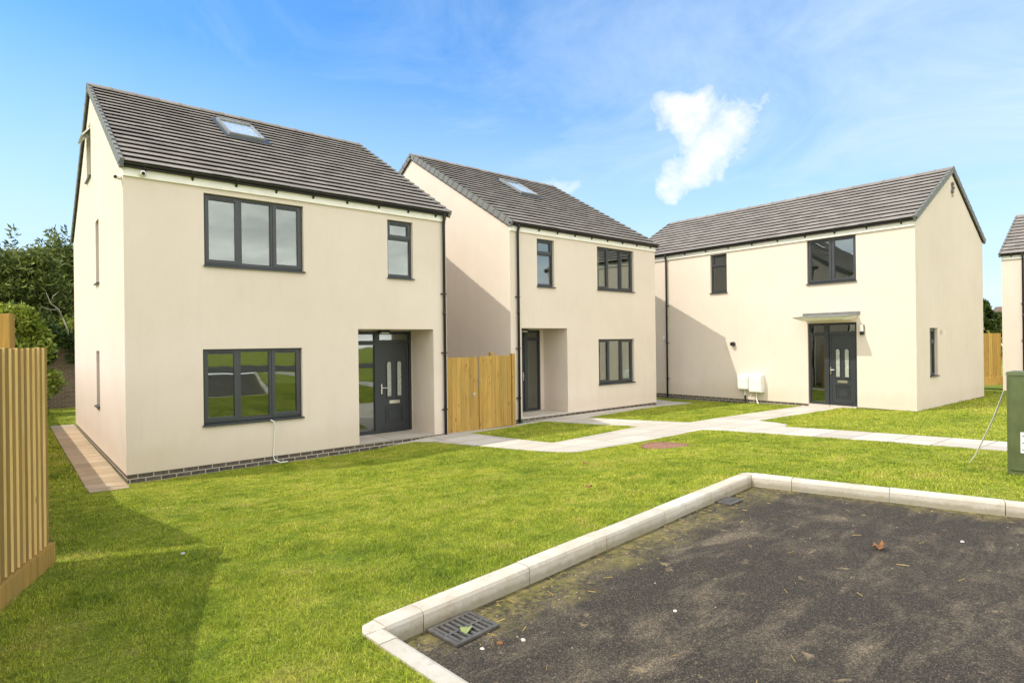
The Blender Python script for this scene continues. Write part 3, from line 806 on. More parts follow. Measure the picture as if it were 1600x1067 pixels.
# --- house 2 (middle, mirrored plan)
h2 = empty('house', (10.039, 11.789, -.342), 0, 'middle cream house behind the wooden gate, its porch beside the left corner downpipe', 'house', 'cream rendered houses with grey tiled roofs')
w, d, H, hr = 6.252, 9.60, 4.93, 8.117
F = Face('front', w, d)
ops = [(F,.968,1.62,3.51,4.83),(F,3.41,5.145,3.54,4.85),(F,3.43,5.115,.715,2.085)]
shell(h2, w, d, H, hr, ops, porch=(.376,2.10,.98,2.40), door=(.47,1.94,.9,1.6,.03,2.37))
plinth(h2, w, d, .4, [(.376,2.10)])
interior(h2, w, d, H, (0,0,.98))
roof(h2, w, d, H, hr, 21, (2.80,3.60,2.69,3.81))
rainwater(h2, w, H, .235, -.10, 9)
window(h2, F, .968,1.62,3.51,4.83, SMALL); window(h2, F, 3.41,5.145,3.54,4.85, TRIPLE_M); window(h2, F, 3.43,5.115,.715,2.085, TRIPLE_M)
door_unit(h2, F, .47, 1.94, .035, 2.37, .96, flip=True)
porch_bits(h2, .376, 2.10, .98, 2.40, 1.25, .4)
mb = MB(); mb.tube([(.30,-.05,-.02),(.31,-.05,-.16)], .032, 10); mb.build('drain_pipe', M['pipegreen'], h2)

# --- house 3 (right)
a3 = -.0339; w, d, H, hr = 9.904, 6.136, 4.88, 6.95
ex3 = Vector((math.cos(a3), math.sin(a3), 0)); ey3 = Vector((-math.sin(a3), math.cos(a3), 0))
o3 = Vector((18.231, 4.977, -.266))+ey3*w
h3 = empty('house', o3, a3-math.pi/2, 'cream house on the right with flat grey canopy over its front door', 'house', 'cream rendered houses with grey tiled roofs')
F = Face('front', w, d); FR = Face('right', w, d)
T = lambda t: w-t
ops = [(F,T(6.085),T(5.465),3.515,4.84),(F,T(2.815),T(1.45),3.55,4.872),(FR,1.03,1.66,.86,2.2)]
shell(h3, w, d, H, hr, ops, door=(T(2.82),T(1.455),-.5,.6,.005,2.40))
plinth(h3, w, d, .4, [(T(2.82),T(1.455))])
interior(h3, w, d, H)
roof(h3, w, d, H, hr, 13)
rainwater(h3, w, H, T(7.88), -.12, 12)
window(h3, F, T(6.085),T(5.465),3.515,4.84, SMALL); window(h3, F, T(2.815),T(1.45),3.55,4.872, PAIR); window(h3, FR, 1.03,1.66,.86,2.2, SMALL)
door_unit(h3, F, T(2.82), T(1.455), .0, 2.40, .055)
mb = MB(); mb.box(T(2.80), T(1.475), -.06, .05, -.25, -.003); mb.build('door_step', M['slab'], h3)
# canopy
cb = MB(); c0, c1 = T(2.90), T(1.42)
cb.hexa([(c0+.0,-.76,2.545),(c1,-.76,2.545),(c1+.02,-.002,2.60),(c0-.0,-.002,2.60),(c0,-.76,2.565),(c1,-.76,2.565),(c1+.02,-.002,2.625),(c0,-.002,2.625)])
co = cb.build('door_canopy', M['verge'], h3)
ub = MB(); ub.hexa([(c0+.17,-.58,2.465),(c1-.17,-.58,2.465),(c1-.12,-.003,2.465),(c0+.12,-.003,2.465),(c0+.01,-.745,2.5445),(c1-.01,-.745,2.5445),(c1+.008,-.003,2.598),(c0+.01,-.003,2.598)])
ub.build('canopy_soffit', M['fascia'], co)
pb = MB(); pb.box(T(2.955), T(1.356), -.014, -.001, 2.602, 2.70); pb.build('wall_plate', M['verge'], co)
for s in (T(2.85), T(2.15), T(1.46)):
    bb = MB(); bb.tube([(s,-.014,2.665),(s,-.022,2.665)], .012, 8); bb.build('bolt', M['steel'], co)
# wall lamp beside the door
lb = MB(); lb.box(T(1.36), T(1.25), -.05, -.001, 2.04, 2.32); lo = lb.build('wall_light', M['grey'], h3)
lb = MB(); lb.prism([(T(1.355),-.052),(T(1.255),-.052),(T(1.275),-.11),(T(1.335),-.11)], 'z', 2.13, 2.315); lb.build('lamp_cover', M['white'], lo)
lb = MB(); lb.tube([(T(1.305),-.055,2.075),(T(1.305),-.10,2.06)], [.035,.03], 12); lb.build('motion_sensor', M['black'], lo)
wall_disc(h3, F, T(5.25), 1.80, .075, 'flue_outlet', M['black'], .11)
lb = MB(); lb.box(T(8.05), T(7.97), -.07, -.001, 1.98, 2.12); lb.build('sensor_box', M['white'], h3)
def meter(x0, x1, z0, z1, dp, pipes):
    b = MB(); b.prism([(0.-.001, z0), (-dp, z0+.0), (-dp-.02, z1-.06), (-dp+.0, z1), (-.001, z1+.02)], 'x', x0, x1)
    o = b.build('meter_box', M['white'], h3, bevel=.012)
    f = MB(); f.prism([(-dp-.001, z0+.03), (-dp-.015, z0+.03), (-dp-.032, z1-.09), (-dp-.018, z1-.09)], 'x', x0+.025, x1-.025); f.build('meter_door', M['white'], o)
    for pts, r, mt in pipes:
        p = MB(); p.tube(pts, r, 8); p.build('cable', M[mt], o)
meter(T(5.02), T(4.64), .33, .80, .17, [([(T(4.83),-.07,.33),(T(4.82),-.07,.14)], .018, 'white'), ([(T(4.82),-.07,.14),(T(4.80),-.07,-.16)], .030, 'black')])
meter(T(4.60), T(4.19), .26, .815, .22, [([(T(4.42),-.09,.26),(T(4.42),-.09,.05),(T(4.37),-.10,-.08),(T(4.31),-.12,-.17)], .021, 'white'), ([(T(4.55),-.1,.26),(T(4.56),-.13,.19),(T(4.62),-.14,.10)], .010, 'white')])
jb = MB(); jb.box(T(5.022), T(5.006), -.004, -.0005, .80, H-.002); jb.build('expansion_joint', M['joint'], h3)
tb = MB(); tb.box(w+.001, w+.02, 1.92, 1.96, 2.02, 2.16); tb.tube([(w+.02,1.94,2.10),(w+.07,1.94,2.09),(w+.08,1.94,2.05)], .012, 8); tb.build('outside_tap', M['steel'], h3)
tb = MB()
for k, (dz, dy) in enumerate(((0,0),(-.11,.05),(-.22,-.02))): tb.box(w+.001, w+.06, d/2-.06+dy, d/2+.03+dy, hr-.55+dz, hr-.47+dz)
tb.tube([(w+.03,d/2-.02,hr-.45),(w+.03,d/2,hr-.9)], .012, 6); tb.build('cable_bracket', M['verge'], h3)

# --- house 4 (cut by the right edge of the photo)
w, d, H, hr = 8.0, 6.2, 4.87, 6.95
h4 = empty('house', (28.44, 5.0, -.342), -math.pi/2, 'cream house furthest back at the right edge, behind the green cabinet', 'house', 'cream rendered houses with grey tiled roofs')
F = Face('front', w, d)
shell(h4, w, d, H, hr, [(F,2.2,3.9,3.5,4.8),(F,2.2,3.9,.7,2.05)])
plinth(h4, w, d, .4)
interior(h4, w, d, H)
roof(h4, w, d, H, hr, 12)
rainwater(h4, w, H, .62, -.12, 9, clip_side=1)
window(h4, F, 2.2,3.9,3.5,4.8, TRIPLE); window(h4, F, 2.2,3.9,.7,2.05, TRIPLE)

# ------------------------------------------------------------------ fences, gate
def board_fence(name, p0, p1, z0, z1, label, cat, mat, pitch=.1, side=1, posts=(), gravel=.15, group=None, rails=True, edge=None):
    """feather-edge boards from p0 to p1; boards face to the side*(left normal)"""
    a = Vector((*p0, 0)); b = Vector((*p1, 0)); L = (b-a).length; ang = math.atan2((b-a).y, (b-a).x)
    root = empty(name, (p0[0], p0[1], 0), ang, label, cat, group)
    ground_z = lambda s: g1(*(a+(b-a)*s/L).to_2d())
    bd = MB(); n = int(L/pitch)
    zt = z1 if callable(z1) else (lambda s: z1)
    zb = z0 if callable(z0) else (lambda s: z0)
    for k in range(n):
        s = k*pitch; e = s+pitch*1.18
        if e > L: e = L
        t0, t1 = .026+random.uniform(-.003,.003), .008
        j = random.uniform(-.004, .004)
        ys = [side*v for v in (0, t0, t1)]
        base = zb(s)+(gravel if gravel else 0)-.004
        top = zt(s)+j
        q = [(s, 0), (e, 0), (e, side*t0), (s, side*t1)] if side > 0 else [(s, side*t0), (e, side*t1), (e, 0), (s, 0)]
        bd.hexa([(x, y, base) for x, y in q]+[(x, y, top) for x, y in q])
        if edge: bd.m[-3 if side > 0 else -1] = 1  # pale edge against dark face paints the light and shade between boards
    bd.build('boards', [M['woodshade'], edge] if edge else mat, root)
    if gravel:
        gb = MB(); m = max(1, int(L/2))
        for k in range(m):
            s, e = L*k/m, L*(k+1)/m
            y0, y1 = sorted((-side*.004, side*.050))
            gb.hexa([(s,y0,zb(s)),(e,y0,zb(e)),(e,y1,zb(e)),(s,y1,zb(s)),(s,y0,zb(s)+gravel),(e,y0,zb(e)+gravel),(e,y1,zb(e)+gravel),(s,y1,zb(s)+gravel)])
        gb.build('gravel_board', mat, root, bevel=.004)
    if rails:
        for f in (.12, .5, .88):
            rb = MB(); y0, y1 = sorted((-side*.002, -side*.07))
            zz = lambda s: zb(s)+(zt(s)-zb(s))*f
            rb.hexa([(0,y0,zz(0)),(L,y0,zz(L)),(L,y1,zz(L)-.02),(0,y1,zz(0)-.02),(0,y0,zz(0)+.07),(L,y0,zz(L)+.07),(L,y1,zz(L)+.05),(0,y1,zz(0)+.05)])
            rb.build('rail', mat, root)
    for s, h in posts:
        pb = MB(); y0, y1 = sorted((-side*.072, -side*.17)); pb.box(s-.05, s+.05, y0, y1, zb(min(max(s,0),L))-.2, h); pb.build('post', mat, root, bevel=.004)
    return root
# near panel: its far end at (0.25, 6.0)
fz = lambda s: -.02+.0*s
board_fence('fence', (.255,6.02), (-.95,2.0), lambda s: g1(.255-.3*s/1.0*.96, 6.02-.958*s)+.0, lambda s: 1.685, 'near panel of golden feather edge boards standing at the left edge of the lawn', 'fence', M['wood'], 0.116, 1, posts=((.47,1.93),(3.0,1.93)), gravel=.17, edge=M['woodlit'], group='feather edge board fences')
board_fence('fence', (-.02,10.0), (-.02,26.2), lambda s: g1(-.02, 10+s), lambda s: 1.30, 'long board fence running beside the left house towards the back lawn', 'fence', M['wood'], .11, -1, posts=tuple((k*2.4+.1,1.35) for k in range(7)), gravel=.15, group='feather edge board fences')
board_fence('fence', (.20,6.25), (-.02,9.98), lambda s: g1(.20-.059*s, 6.25+.998*s), lambda s: 1.63-.09*s, 'short bay of board fence hidden behind the near golden panel', 'fence', M['wood'], .11, -1, posts=((1.9,1.3),), gravel=.15, group='feather edge board fences')
board_fence('fence', (25.4,10.6), (28.62,5.02), lambda s: -.34+.03*s, lambda s: 1.80, 'brown board fence in the gap between the right house and the house beyond it', 'fence', M['gatewood'], .12, -1, posts=((.1,1.8),), gravel=.3, group='feather edge board fences')

def gate():
    root = empty('gate', (7.81, 11.50, -.46), 0, 'wooden garden gate of vertical boards between the left and middle houses', 'gate')
    lf = MB(); x = .03
    for k in range(7):
        wd = .128; top = 1.80+.004*math.sin(k); z0 = .03
        lf.box(x+.001, x+wd-.002, 0, .022, z0, top+random.uniform(-.004,.004)); x += wd
    go = lf.build('gate_leaf', M['gatewood'], root, bevel=.003)
    kb = MB(); kb.tube([(.80,.0,.90),(.80,-.02,.90)], .045, 14); kb.tube([(.80,-.02,.90),(.80,-.05,.90),(.80,-.07,.90)], [.016,.022,.012], 12); kb.build('ring_latch', M['steel'], go)
    pf = MB(); x = .965
    for k in range(8):
        wd = .127; pf.box(x+.001, x+wd-.002, .004, .026, .04, 1.815+random.uniform(-.004,.004)); x += wd
    pf.build('side_panel', M['gatewood'], root, bevel=.003)
    for px, hh, yy in ((.955,1.0,.03),(1.42,1.90,.05),(2.05,1.86,-.02)):
        pb = MB(); pb.box(px-.05, px+.05, yy, yy+.09, -.2, hh); pb.build('post', M['gatewood'], root, bevel=.004)
    for zz in (.35, 1.5):
        rb = MB(); rb.box(.03, .92, .023, .07, zz, zz+.09); rb.build('ledge', M['gatewood'], root)
gate()

# ------------------------------------------------------------------ cabinet, covers, bits on the ground
def cabinet():
    x, y = 8.93, 1.54; z = g1(x, y)
    root = empty('utility_cabinet', (x, y, z), 0, 'green metal utility cabinet with white label standing on the grass at the right edge', 'utility cabinet')
    b = MB(); b.box(0, .42, -1.10, 0, -.05, 1.16); b.build('cabinet_body', M['green'], root, bevel=.01)
    c = MB(); c.hexa([(-.006,-1.106,1.162),(.426,-1.106,1.162),(.426,.006,1.162),(-.006,.006,1.162),(.0,-1.1,1.20),(.42,-1.1,1.20),(.42,0,1.20),(.0,0,1.20)]); c.build('lid', M['green'], root)
    for y0, y1 in ((-.54,-.03),(-1.07,-.56)):
        p = MB(); p.box(-.012, -.001, y0, y1, .06, 1.12); p.build('door_panel', M['green'], root, bevel=.004)
    l = MB(); l.box(-.016, -.0125, -.40, -.125, .27, .51); lo = l.build('label_plate', M['label'], root)
    k = MB()
    for i in range(7): k.box(-.0175, -.0162, -.385, -.14-.02*(i % 3), .30+i*.027, .310+i*.027)
    k.build('label_lines', M['ink'], lo)
cabinet()
mb = MB(); zz = g1(9.55, 2.03)
pts = [(9.55,2.03,zz+.01),(9.50,1.96,zz+.12),(9.28,1.72,zz+.66),(9.17,1.60,zz+1.0)]
for a, b in zip(pts, pts[1:]):
    a = Vector(a); b = Vector(b); sd = Vector((.008,-.006,0)); up = Vector((.0015,.0015,.002))
    mb.hexa([a-sd-up, a+sd-up, a+sd+up, a-sd+up, b-sd-up, b+sd-up, b+sd+up, b-sd+up])
tag(mb.build('plastic_strip', M['clear']), 'thin clear plastic strip leaning against the green cabinet', 'plastic strip')

def drain(x, y, rz, label, sx=.33, sy=.27):
    z = .012*mnoise.noise(Vector((x, y, 0))*.9)
    root = empty('drain_cover', (x, y, z+.006), rz, label, 'drain', 'road gully grates by the kerb')
    f = MB(); t = .025
    f.box(-sx/2, sx/2, -sy/2, -sy/2+t, 0, .014); f.box(-sx/2, sx/2, sy/2-t, sy/2, 0, .014); f.box(-sx/2, -sx/2+t, -sy/2+t, sy/2-t, 0, .014); f.box(sx/2-t, sx/2, -sy/2+t, sy/2-t, 0, .014)
    f.build('drain_frame', M['iron'], root)
    v = MB(); v.box(-sx/2+t, sx/2-t, -sy/2+t, sy/2-t, .001, .003); v.build('drain_pit_shade', M['dark'], root)  # thin black plate stands in for the shade inside the gully
    g = MB(); n = max(4, round(sx/.045)); L = sx-2*t
    for k in range(n):
        a = -sx/2+t+L*(k+.5)/n
        if k: pass
        g.box(a-.0105, a+.0105, -sy/2+t, sy/2-t, .003, .012)
    g.box(-sx/2+t, sx/2-t, -.016, .002, .0121, .0135)
    g.build('grate', M['iron'], root)
drain(2.03, 2.845, R(5), 'iron gully grate nearest the camera in the kerb corner, green leaf on it')
drain(5.70, 3.235, R(93), 'iron gully grate in the far corner of the tarmac bay', .17, .26)

def manhole():
    # round rust-brown cover set in the lawn behind the kerb
    x, y = 8.72, 6.1; z = g1(x, y)
    root = empty('manhole_cover', (x, y, z), R(8), 'round rusty brown inspection cover set in the grass beside the path', 'manhole cover')
    m = MB(); m.prism([(.40*math.cos(a), .40*math.sin(a)) for a in [2*math.pi*k/28 for k in range(28)]], 'z', -.03, .012); mo = m.build('cover_plate', M['rust'], root)
    f = MB(); n = 28
    for q in range(n):
        a, b = 2*math.pi*q/n, 2*math.pi*(q+1)/n
        f.hexa([(r*math.cos(t), r*math.sin(t), z_) for z_ in (-.03, .018) for r, t in ((.402,a),(.44,a),(.44,b),(.402,b))])
    f.build('cover_frame', M['rust'], root)
manhole()

mb = MB(); x0 = 1.501+2.33; yb = 11.436
mb.tube([(x0-.05,yb-.06,Z1+.69),(x0+.0,yb-.075,Z1+.66),(x0+.03,yb-.05,Z1+.58),(x0+.02,yb-.02,Z1+.30),(x0+.0,yb-.02,Z1+.0),(x0+.02,yb-.05,Z1-.07),(x0+.10,yb-.13,Z1-.115),(x0+.22,yb-.16,Z1-.105)], .011, 8)
tag(mb.build('white_cable', M['white'], smooth=True), 'white cable hanging from the left house lower window sill to the grass', 'cable')

def leaf_thing(name, x, y, z, size, mat, label, cat, up=.02, seed=0):
    rn = random.Random(seed); mb = MB(); n = 9
    rim = []
    for k in range(n):
        th = 2*math.pi*k/n; r = size*(.55+.45*abs(math.cos(1.5*th)))*rn.uniform(.85,1.1)
        rim.append((x+r*math.cos(th), y+r*math.sin(th)*.75, z+up*rn.uniform(0,1)))
    lowr = [(a,b,c-.0025) for a,b,c in rim]
    top = (x,y,z+up*.3); bot = (x,y,z+up*.3-.0025)
    for k in range(n):
        j = (k+1) % n
        mb.poly([rim[k], rim[j], top]); mb.poly([lowr[j], lowr[k], bot]); mb.poly([rim[j], rim[k], lowr[k], lowr[j]])
    return tag(mb.build(name, mat), label, cat)
leaf_thing('fallen_leaf', 2.02, 2.80, .020, .048, M['freshleaf'], 'pale green leaf lying on the nearest gully grate', 'leaf', .02, 1)
leaf_thing('dead_leaf', 5.27, 1.71, .006, .06, M['deadleaf'], 'curled brown dead leaf on the open tarmac', 'leaf', .06, 2)
leaf_thing('dead_leaf', 6.15, 5.65, g1(6.15,5.65)+.025, .06, M['deadleaf'], 'dark brown dead leaf on the lawn between path and kerb', 'leaf', .04, 3)
leaf_thing('dead_leaf', 4.84, 4.40, g1(4.84,4.40)+.025, .045, M['deadleaf'], 'small reddish dead leaf on the lawn behind the kerb', 'leaf', .04, 4)

def pebble(x, y, z, r, label, name='pebble', mat='pebble', seed=0, group=None):
    bm = bmesh.new(); bmesh.ops.create_icosphere(bm, subdivisions=2, radius=r)
    rn = random.Random(seed)
    o3 = Vector((rn.uniform(0,9), rn.uniform(0,9), rn.uniform(0,9)))
    for v in bm.verts:
        v.co *= 1+.35*mnoise.noise(v.co/r*.9+o3); v.co.z *= .6
    me = bpy.data.meshes.new(name); bm.to_mesh(me); bm.free(); me.materials.append(M[mat])
    o = bpy.data.objects.new(name, me); COL.objects.link(o); o.location = (x, y, z+r*.35); return tag(o, label, name.replace('_',' '), group)
pebble(1.98, 2.60, .0, .012, 'white pebble on the tarmac in front of the nearest gully grate', seed=1)
pebble(2.09, 2.58, .0, .018, 'brownish stone on the tarmac beside the nearest gully grate', 'stone', 'deadleaf', seed=2)
pebble(2.21, 2.52, .0, .014, 'pinkish white pebble on the tarmac right of the nearest gully grate', seed=3)
pebble(3.15, 2.16, .0, .013, 'small white pebble in the middle of the near tarmac', seed=4)
pebble(5.95, 1.32, .0, .015, 'white pebble on the far right of the tarmac', seed=5)
pebble(1.08, 5.37, g1(1.08,5.37)+.012, .018, 'white stone on the lawn at the edge of the fence shadow', 'stone', seed=6)

def grit():
    mb = MB()
    for k in range(260):
        i, j = random.random(), random.random()
        p = Vector((*BAY[0],0)).lerp(Vector((*BAY[1],0)), i).lerp(Vector((*BAY[3],0)).lerp(Vector((*BAY[2],0)), i), j*.4)
        edge = random.random()
        if edge < .35: p = Vector((*BAY[0],0)).lerp(Vector((*BAY[1],0)), i)-Vector((-.085,1,0)).normalized()*random.uniform(.03,.5)**1.2*1.0
        z = .012*mnoise.noise(Vector((p.x, p.y, 0))*.9)+.001
        if random.random() < .45:
            a = random.uniform(0, math.pi); L = random.uniform(.01,.04); w_ = .0012
            d_ = Vector((math.cos(a), math.sin(a), 0)); nrm = Vector((-d_.y, d_.x, 0))
            mb.hexa([p-d_*L-nrm*w_+Vector((0,0,z)), p+d_*L-nrm*w_+Vector((0,0,z)), p+d_*L+nrm*w_+Vector((0,0,z)), p-d_*L+nrm*w_+Vector((0,0,z)),
                     p-d_*L-nrm*w_+Vector((0,0,z+.003)), p+d_*L-nrm*w_+Vector((0,0,z+.003)), p+d_*L+nrm*w_+Vector((0,0,z+.006)), p-d_*L+nrm*w_+Vector((0,0,z+.006))], 1)
        else:
            r = random.uniform(.002,.0055)
            mb.hexa([(p.x+r*a, p.y+r*b, z+c) for a, b, c in ((-1,-.8,0),(1,-1,0),(.9,1,0),(-1,.8,0),(-.6,-.5,r),(.7,-.6,r*.8),(.5,.6,r),(-.6,.6,r*.9))], 0)
    tag(mb.build('grit', [M['grit'], M['straw']]), kind='stuff')
grit()

# ------------------------------------------------------------------ grass blades
FOOT = [(1.5,7.80,11.43,20.4),(10.03,16.30,11.78,21.4)]
def blades():
    xs, ys, hs, ws = [], [], [], []
    NG = np.array([[mnoise.noise(Vector((a*1.9, b*1.9, 3.1)))+.6*mnoise.noise(Vector((a*6., b*6., 7.))) for b in np.arange(-3, 27, .06)] for a in np.arange(-1, 29, .06)])
    def zone(x0, x1, y0, y1, dens, h, wd):
        n = int((x1-x0)*(y1-y0)*dens)
        x = rng.uniform(x0, x1, n); y = rng.uniform(y0, y1, n)
        dist = np.hypot(x, y)
        keep = ~inside(BAY, x, y) & ~inside(PATH, x, y) & ~inside(SIDE, x, y)
        # keep clear of kerb width
        ax, ay = BAY[0]; bx, by = BAY[1]
        def seg(ax, ay, bx, by):
            vx, vy = bx-ax, by-ay; t = np.clip(((x-ax)*vx+(y-ay)*vy)/(vx*vx+vy*vy), 0, 1)
            return np.hypot(x-ax-t*vx, y-ay-t*vy)
        for i in range(4):
            if i == 2: continue
            keep &= seg(*BAY[i], *BAY[(i+1) % 4]) > .132
        for a, b, c, e in FOOT: keep &= ~((x > a) & (x < b) & (y > c) & (y < e))
        tx = (x-18.231)*math.cos(a3)+(y-4.977)*math.sin(a3); ty = -(x-18.231)*math.sin(a3)+(y-4.977)*math.cos(a3)
        keep &= ~((tx > .02) & (ty > 0) & (ty < 9.9) & (tx < 6.1))
        keep &= np.hypot(x-8.72, y-6.1) > .32+.12*rng.random(n)
        keep &= ~((x > 8.93) & (x < 9.35) & (y < 1.54) & (y > .44))
        x, y = x[keep], y[keep]
        # thinner where the turf is worn
        k = NG[np.clip(((x+1)/.06).astype(int), 0, NG.shape[0]-1), np.clip(((y+3)/.06).astype(int), 0, NG.shape[1]-1)]
        k2 = rng.random(len(x)) < np.clip(.86-.55*k, .25, 1)
        x, y, k = x[k2], y[k2], k[k2]
        xs.append(x); ys.append(y); hs.append(h*np.clip(1.0-.55*k, .4, 1.6)*rng.uniform(.45, 1.45, len(x))); ws.append(np.full(len(x), wd))
    zone(-.3, 4.2, 1.6, 5.0, 15000, .021, .0021)
    zone(-.3, 7.5, 5.0, 7.6, 9000, .021, .0027)
    zone(4.2, 7.9, 3.4, 5.0, 9500, .021, .0026)
    zone(-.3, 7.4, 7.6, 11.45, 5000, .022, .0036)
    zone(6.6, 11.3, -2.0, 7.1, 4500, .022, .0036)
    zone(7.9, 18.3, 6.0, 11.5, 1800, .024, .0058)
    zone(12.4, 18.3, -2.0, 7.0, 1600, .024, .0062)
    zone(18.2, 28.4, -2.0, 5.2, 500, .03, .010)
    zone(-.1, 1.5, 11.0, 26, 700, .035, .009)
    x = np.concatenate(xs); y = np.concatenate(ys); h = np.concatenate(hs); wd = np.concatenate(ws); n = len(x)
    z = gz(x, y)-.004
    th = rng.uniform(0, 2*np.pi, n); ln = rng.uniform(.15, 1.15, n)*h; la = rng.uniform(0, 2*np.pi, n)
    dx, dy = np.cos(th)*wd, np.sin(th)*wd
    lx, ly = np.cos(la)*ln, np.sin(la)*ln
    V = np.empty((n, 5, 3), np.float32)
    V[:,0] = np.stack([x-dx, y-dy, z], -1); V[:,1] = np.stack([x+dx, y+dy, z], -1)
    V[:,2] = np.stack([x-dx*.75+lx*.35, y-dy*.75+ly*.35, z+h*.62], -1); V[:,3] = np.stack([x+dx*.75+lx*.35, y+dy*.75+ly*.35, z+h*.62], -1)
    V[:,4] = np.stack([x+lx, y+ly, z+h*.95], -1)
    b = np.arange(n)*5
    q = np.stack([b, b+1, b+3, b+2], -1); t = np.stack([b+2, b+3, b+4], -1)
    loops = np.concatenate([q, t], 1).ravel().astype(np.int32)
    me = bpy.data.meshes.new('grass'); me.vertices.add(n*5); me.vertices.foreach_set('co', V.ravel())
    me.loops.add(len(loops)); me.loops.foreach_set('vertex_index', loops)
    me.polygons.add(n*2)
    st = (np.arange(n)*7)[:, None]+np.array([0, 4]); me.polygons.foreach_set('loop_start', st.ravel().astype(np.int32))
    me.update(calc_edges=True); me.validate()
    me.materials.append(M['blade'])
    o = bpy.data.objects.new('grass', me); COL.objects.link(o); tag(o, 'short green lawn grass around the houses and bay', 'grass', kind='stuff')
    print('blades', n)
blades()

# ------------------------------------------------------------------ vegetation
def leaf_cloud(name, mat, clumps, count, size, parent, flat=.0, droop=0., aspect=.55):
    """many small leaf faces spread through ellipsoid clumps (cx,cy,cz,rx,ry,rz)"""
    vol = np.array([c[3]*c[4]*c[5] for c in clumps])**.72; pr = vol/vol.sum()
    idx = rng.choice(len(clumps), count, p=pr); C = np.array(clumps)[idx]
    u = rng.normal(size=(count, 3)); u /= np.linalg.norm(u, axis=1)[:, None]
    r = rng.random(count)**.30; r = np.where(rng.random(count) < .15, r*1.16, r)
    P = C[:, :3]+u*r[:, None]*C[:, 3:]
    s = size*rng.uniform(.55, 1.45, count)
    ax = u*.8+rng.normal(size=(count, 3))*.7; ax[:, 2] -= droop; ax /= np.linalg.norm(ax, axis=1)[:, None]
    nb = rng.normal(size=(count, 3)); sd = np.cross(ax, nb); sd /= np.linalg.norm(sd, axis=1)[:, None]
    A = ax*s[:, None]; B = sd*(s*aspect)[:, None]; Nn = np.cross(ax, sd)*(s*.18)[:, None]
    V = np.stack([P-A, P+B*.9+Nn, P+A*1.05, P-B*.9+Nn], 1).astype(np.float32)
    me = bpy.data.meshes.new(name); me.vertices.add(count*4); me.vertices.foreach_set('co', V.ravel())
    me.loops.add(count*4); me.loops.foreach_set('vertex_index', np.arange(count*4, dtype=np.int32))
    me.polygons.add(count); me.polygons.foreach_set('loop_start', (np.arange(count)*4).astype(np.int32))
    me.update(calc_edges=True); me.validate(); me.materials.append(mat)
    o = bpy.data.objects.new(name, me); COL.objects.link(o); o.parent = parent; return o
def trunk_mesh(parent, h, r, limbs, mat='bark', seed=0):
    rn = random.Random(seed); mb = MB()
    mb.tube([(0,0,-.2),(.05,.02,h*.3),(-.04,.06,h*.65),(.03,0,h)], [r, r*.8, r*.5, r*.12], 9)
    for k in range(limbs):
        z = h*rn.uniform(.25,.9); th = rn.uniform(0, 6.28); L = h*.28*(1.15-z/h)+.3
        mb.tube([(0,0,z),(math.cos(th)*L*.5,math.sin(th)*L*.5,z+L*.25),(math.cos(th)*L,math.sin(th)*L,z+L*.35)], [r*.35,r*.22,r*.06], 6)
    return mb.build('trunk', M[mat], parent, smooth=True)
def conifer(x, y, h, rad, label, seed, mat='conifer', count=42000, size=.105):
    z = g1(x, y); rn = random.Random(seed)
    root = empty('conifer', (x, y, z), 0, label, 'tree', 'dark conifers behind the garden wall')
    trunk_mesh(root, h*.95, .2, 9, seed=seed)
    cl = []
    for k in range(130):
        f = rn.random(); zz = h*(.06+.90*f); rr = rad*(1-.72*f**1.7)*rn.uniform(.45,1.0); th = rn.uniform(0, 6.28)
        e = rad*rn.uniform(.18,.34)
        cl.append((math.cos(th)*rr, math.sin(th)*rr, zz, e*1.25, e*1.25, e*.75))
    for k in range(14):
        th = rn.uniform(0, 6.28); rr = rad*rn.uniform(0,.55); zz = h*rn.uniform(.9,1.04); cl.append((math.cos(th)*rr, math.sin(th)*rr, zz, rad*.10, rad*.10, rad*.26))
    leaf_cloud('crown', M[mat], cl, count, size, root, droop=-.2, aspect=.34)
    return root
conifer(-1.9, 30.5, 6.6, 2.6, 'tall dark conifer at the far left edge, highest point on its left', 11)
conifer(1.6, 31.5, 6.4, 2.4, 'dark conifer directly behind the left house back corner', 12)
conifer(-5.2, 32.5, 6.9, 2.8, 'dark conifer cut off by the left edge of the photo', 13)
conifer(.75, 30.0, 5.9, 1.9, 'lower dark conifer between the two taller ones above the bright bush', 15, count=30000)
conifer(5.0, 33.0, 5.4, 2.4, 'dark conifer mostly hidden behind the left house', 14, count=8000)

def bush(name, x, y, h, rx, ry, label, cat, mat, count, size, seed, nclump=34, stems=5, z=None, group=None):
    z = g1(x, y) if z is None else z; rn = random.Random(seed)
    root = empty(name, (x, y, z), 0, label, cat, group)
    mb = MB()
    for k in range(stems):
        th = rn.uniform(0, 6.28); a = rn.uniform(.2,.6)
        mb.tube([(0,0,-.1),(math.cos(th)*rx*a*.4,math.sin(th)*ry*a*.4,h*.45),(math.cos(th)*rx*a,math.sin(th)*ry*a,h*.85)], [.05,.035,.012], 6)
    mb.build('stems', M['bark'], root, smooth=True)
    cl = []
    for k in range(nclump):
        th = rn.uniform(0, 6.28); f = rn.random(); rr = (1-.55*f*f)*rn.uniform(.2,1.)
        e = rn.uniform(.16,.32)
        cl.append((math.cos(th)*rx*rr, math.sin(th)*ry*rr, h*(.12+.8*f), rx*e*1.2, ry*e*1.2, h*e*.45))
    leaf_cloud('foliage', M[mat], cl, count, size, root)
    return root
bush('elder_bush', .10, 25.2, 3.55, 1.25, .9, 'bright yellow green bush growing above the fence in front of the conifers', 'bush', 'elder', 9000, .085, 21)
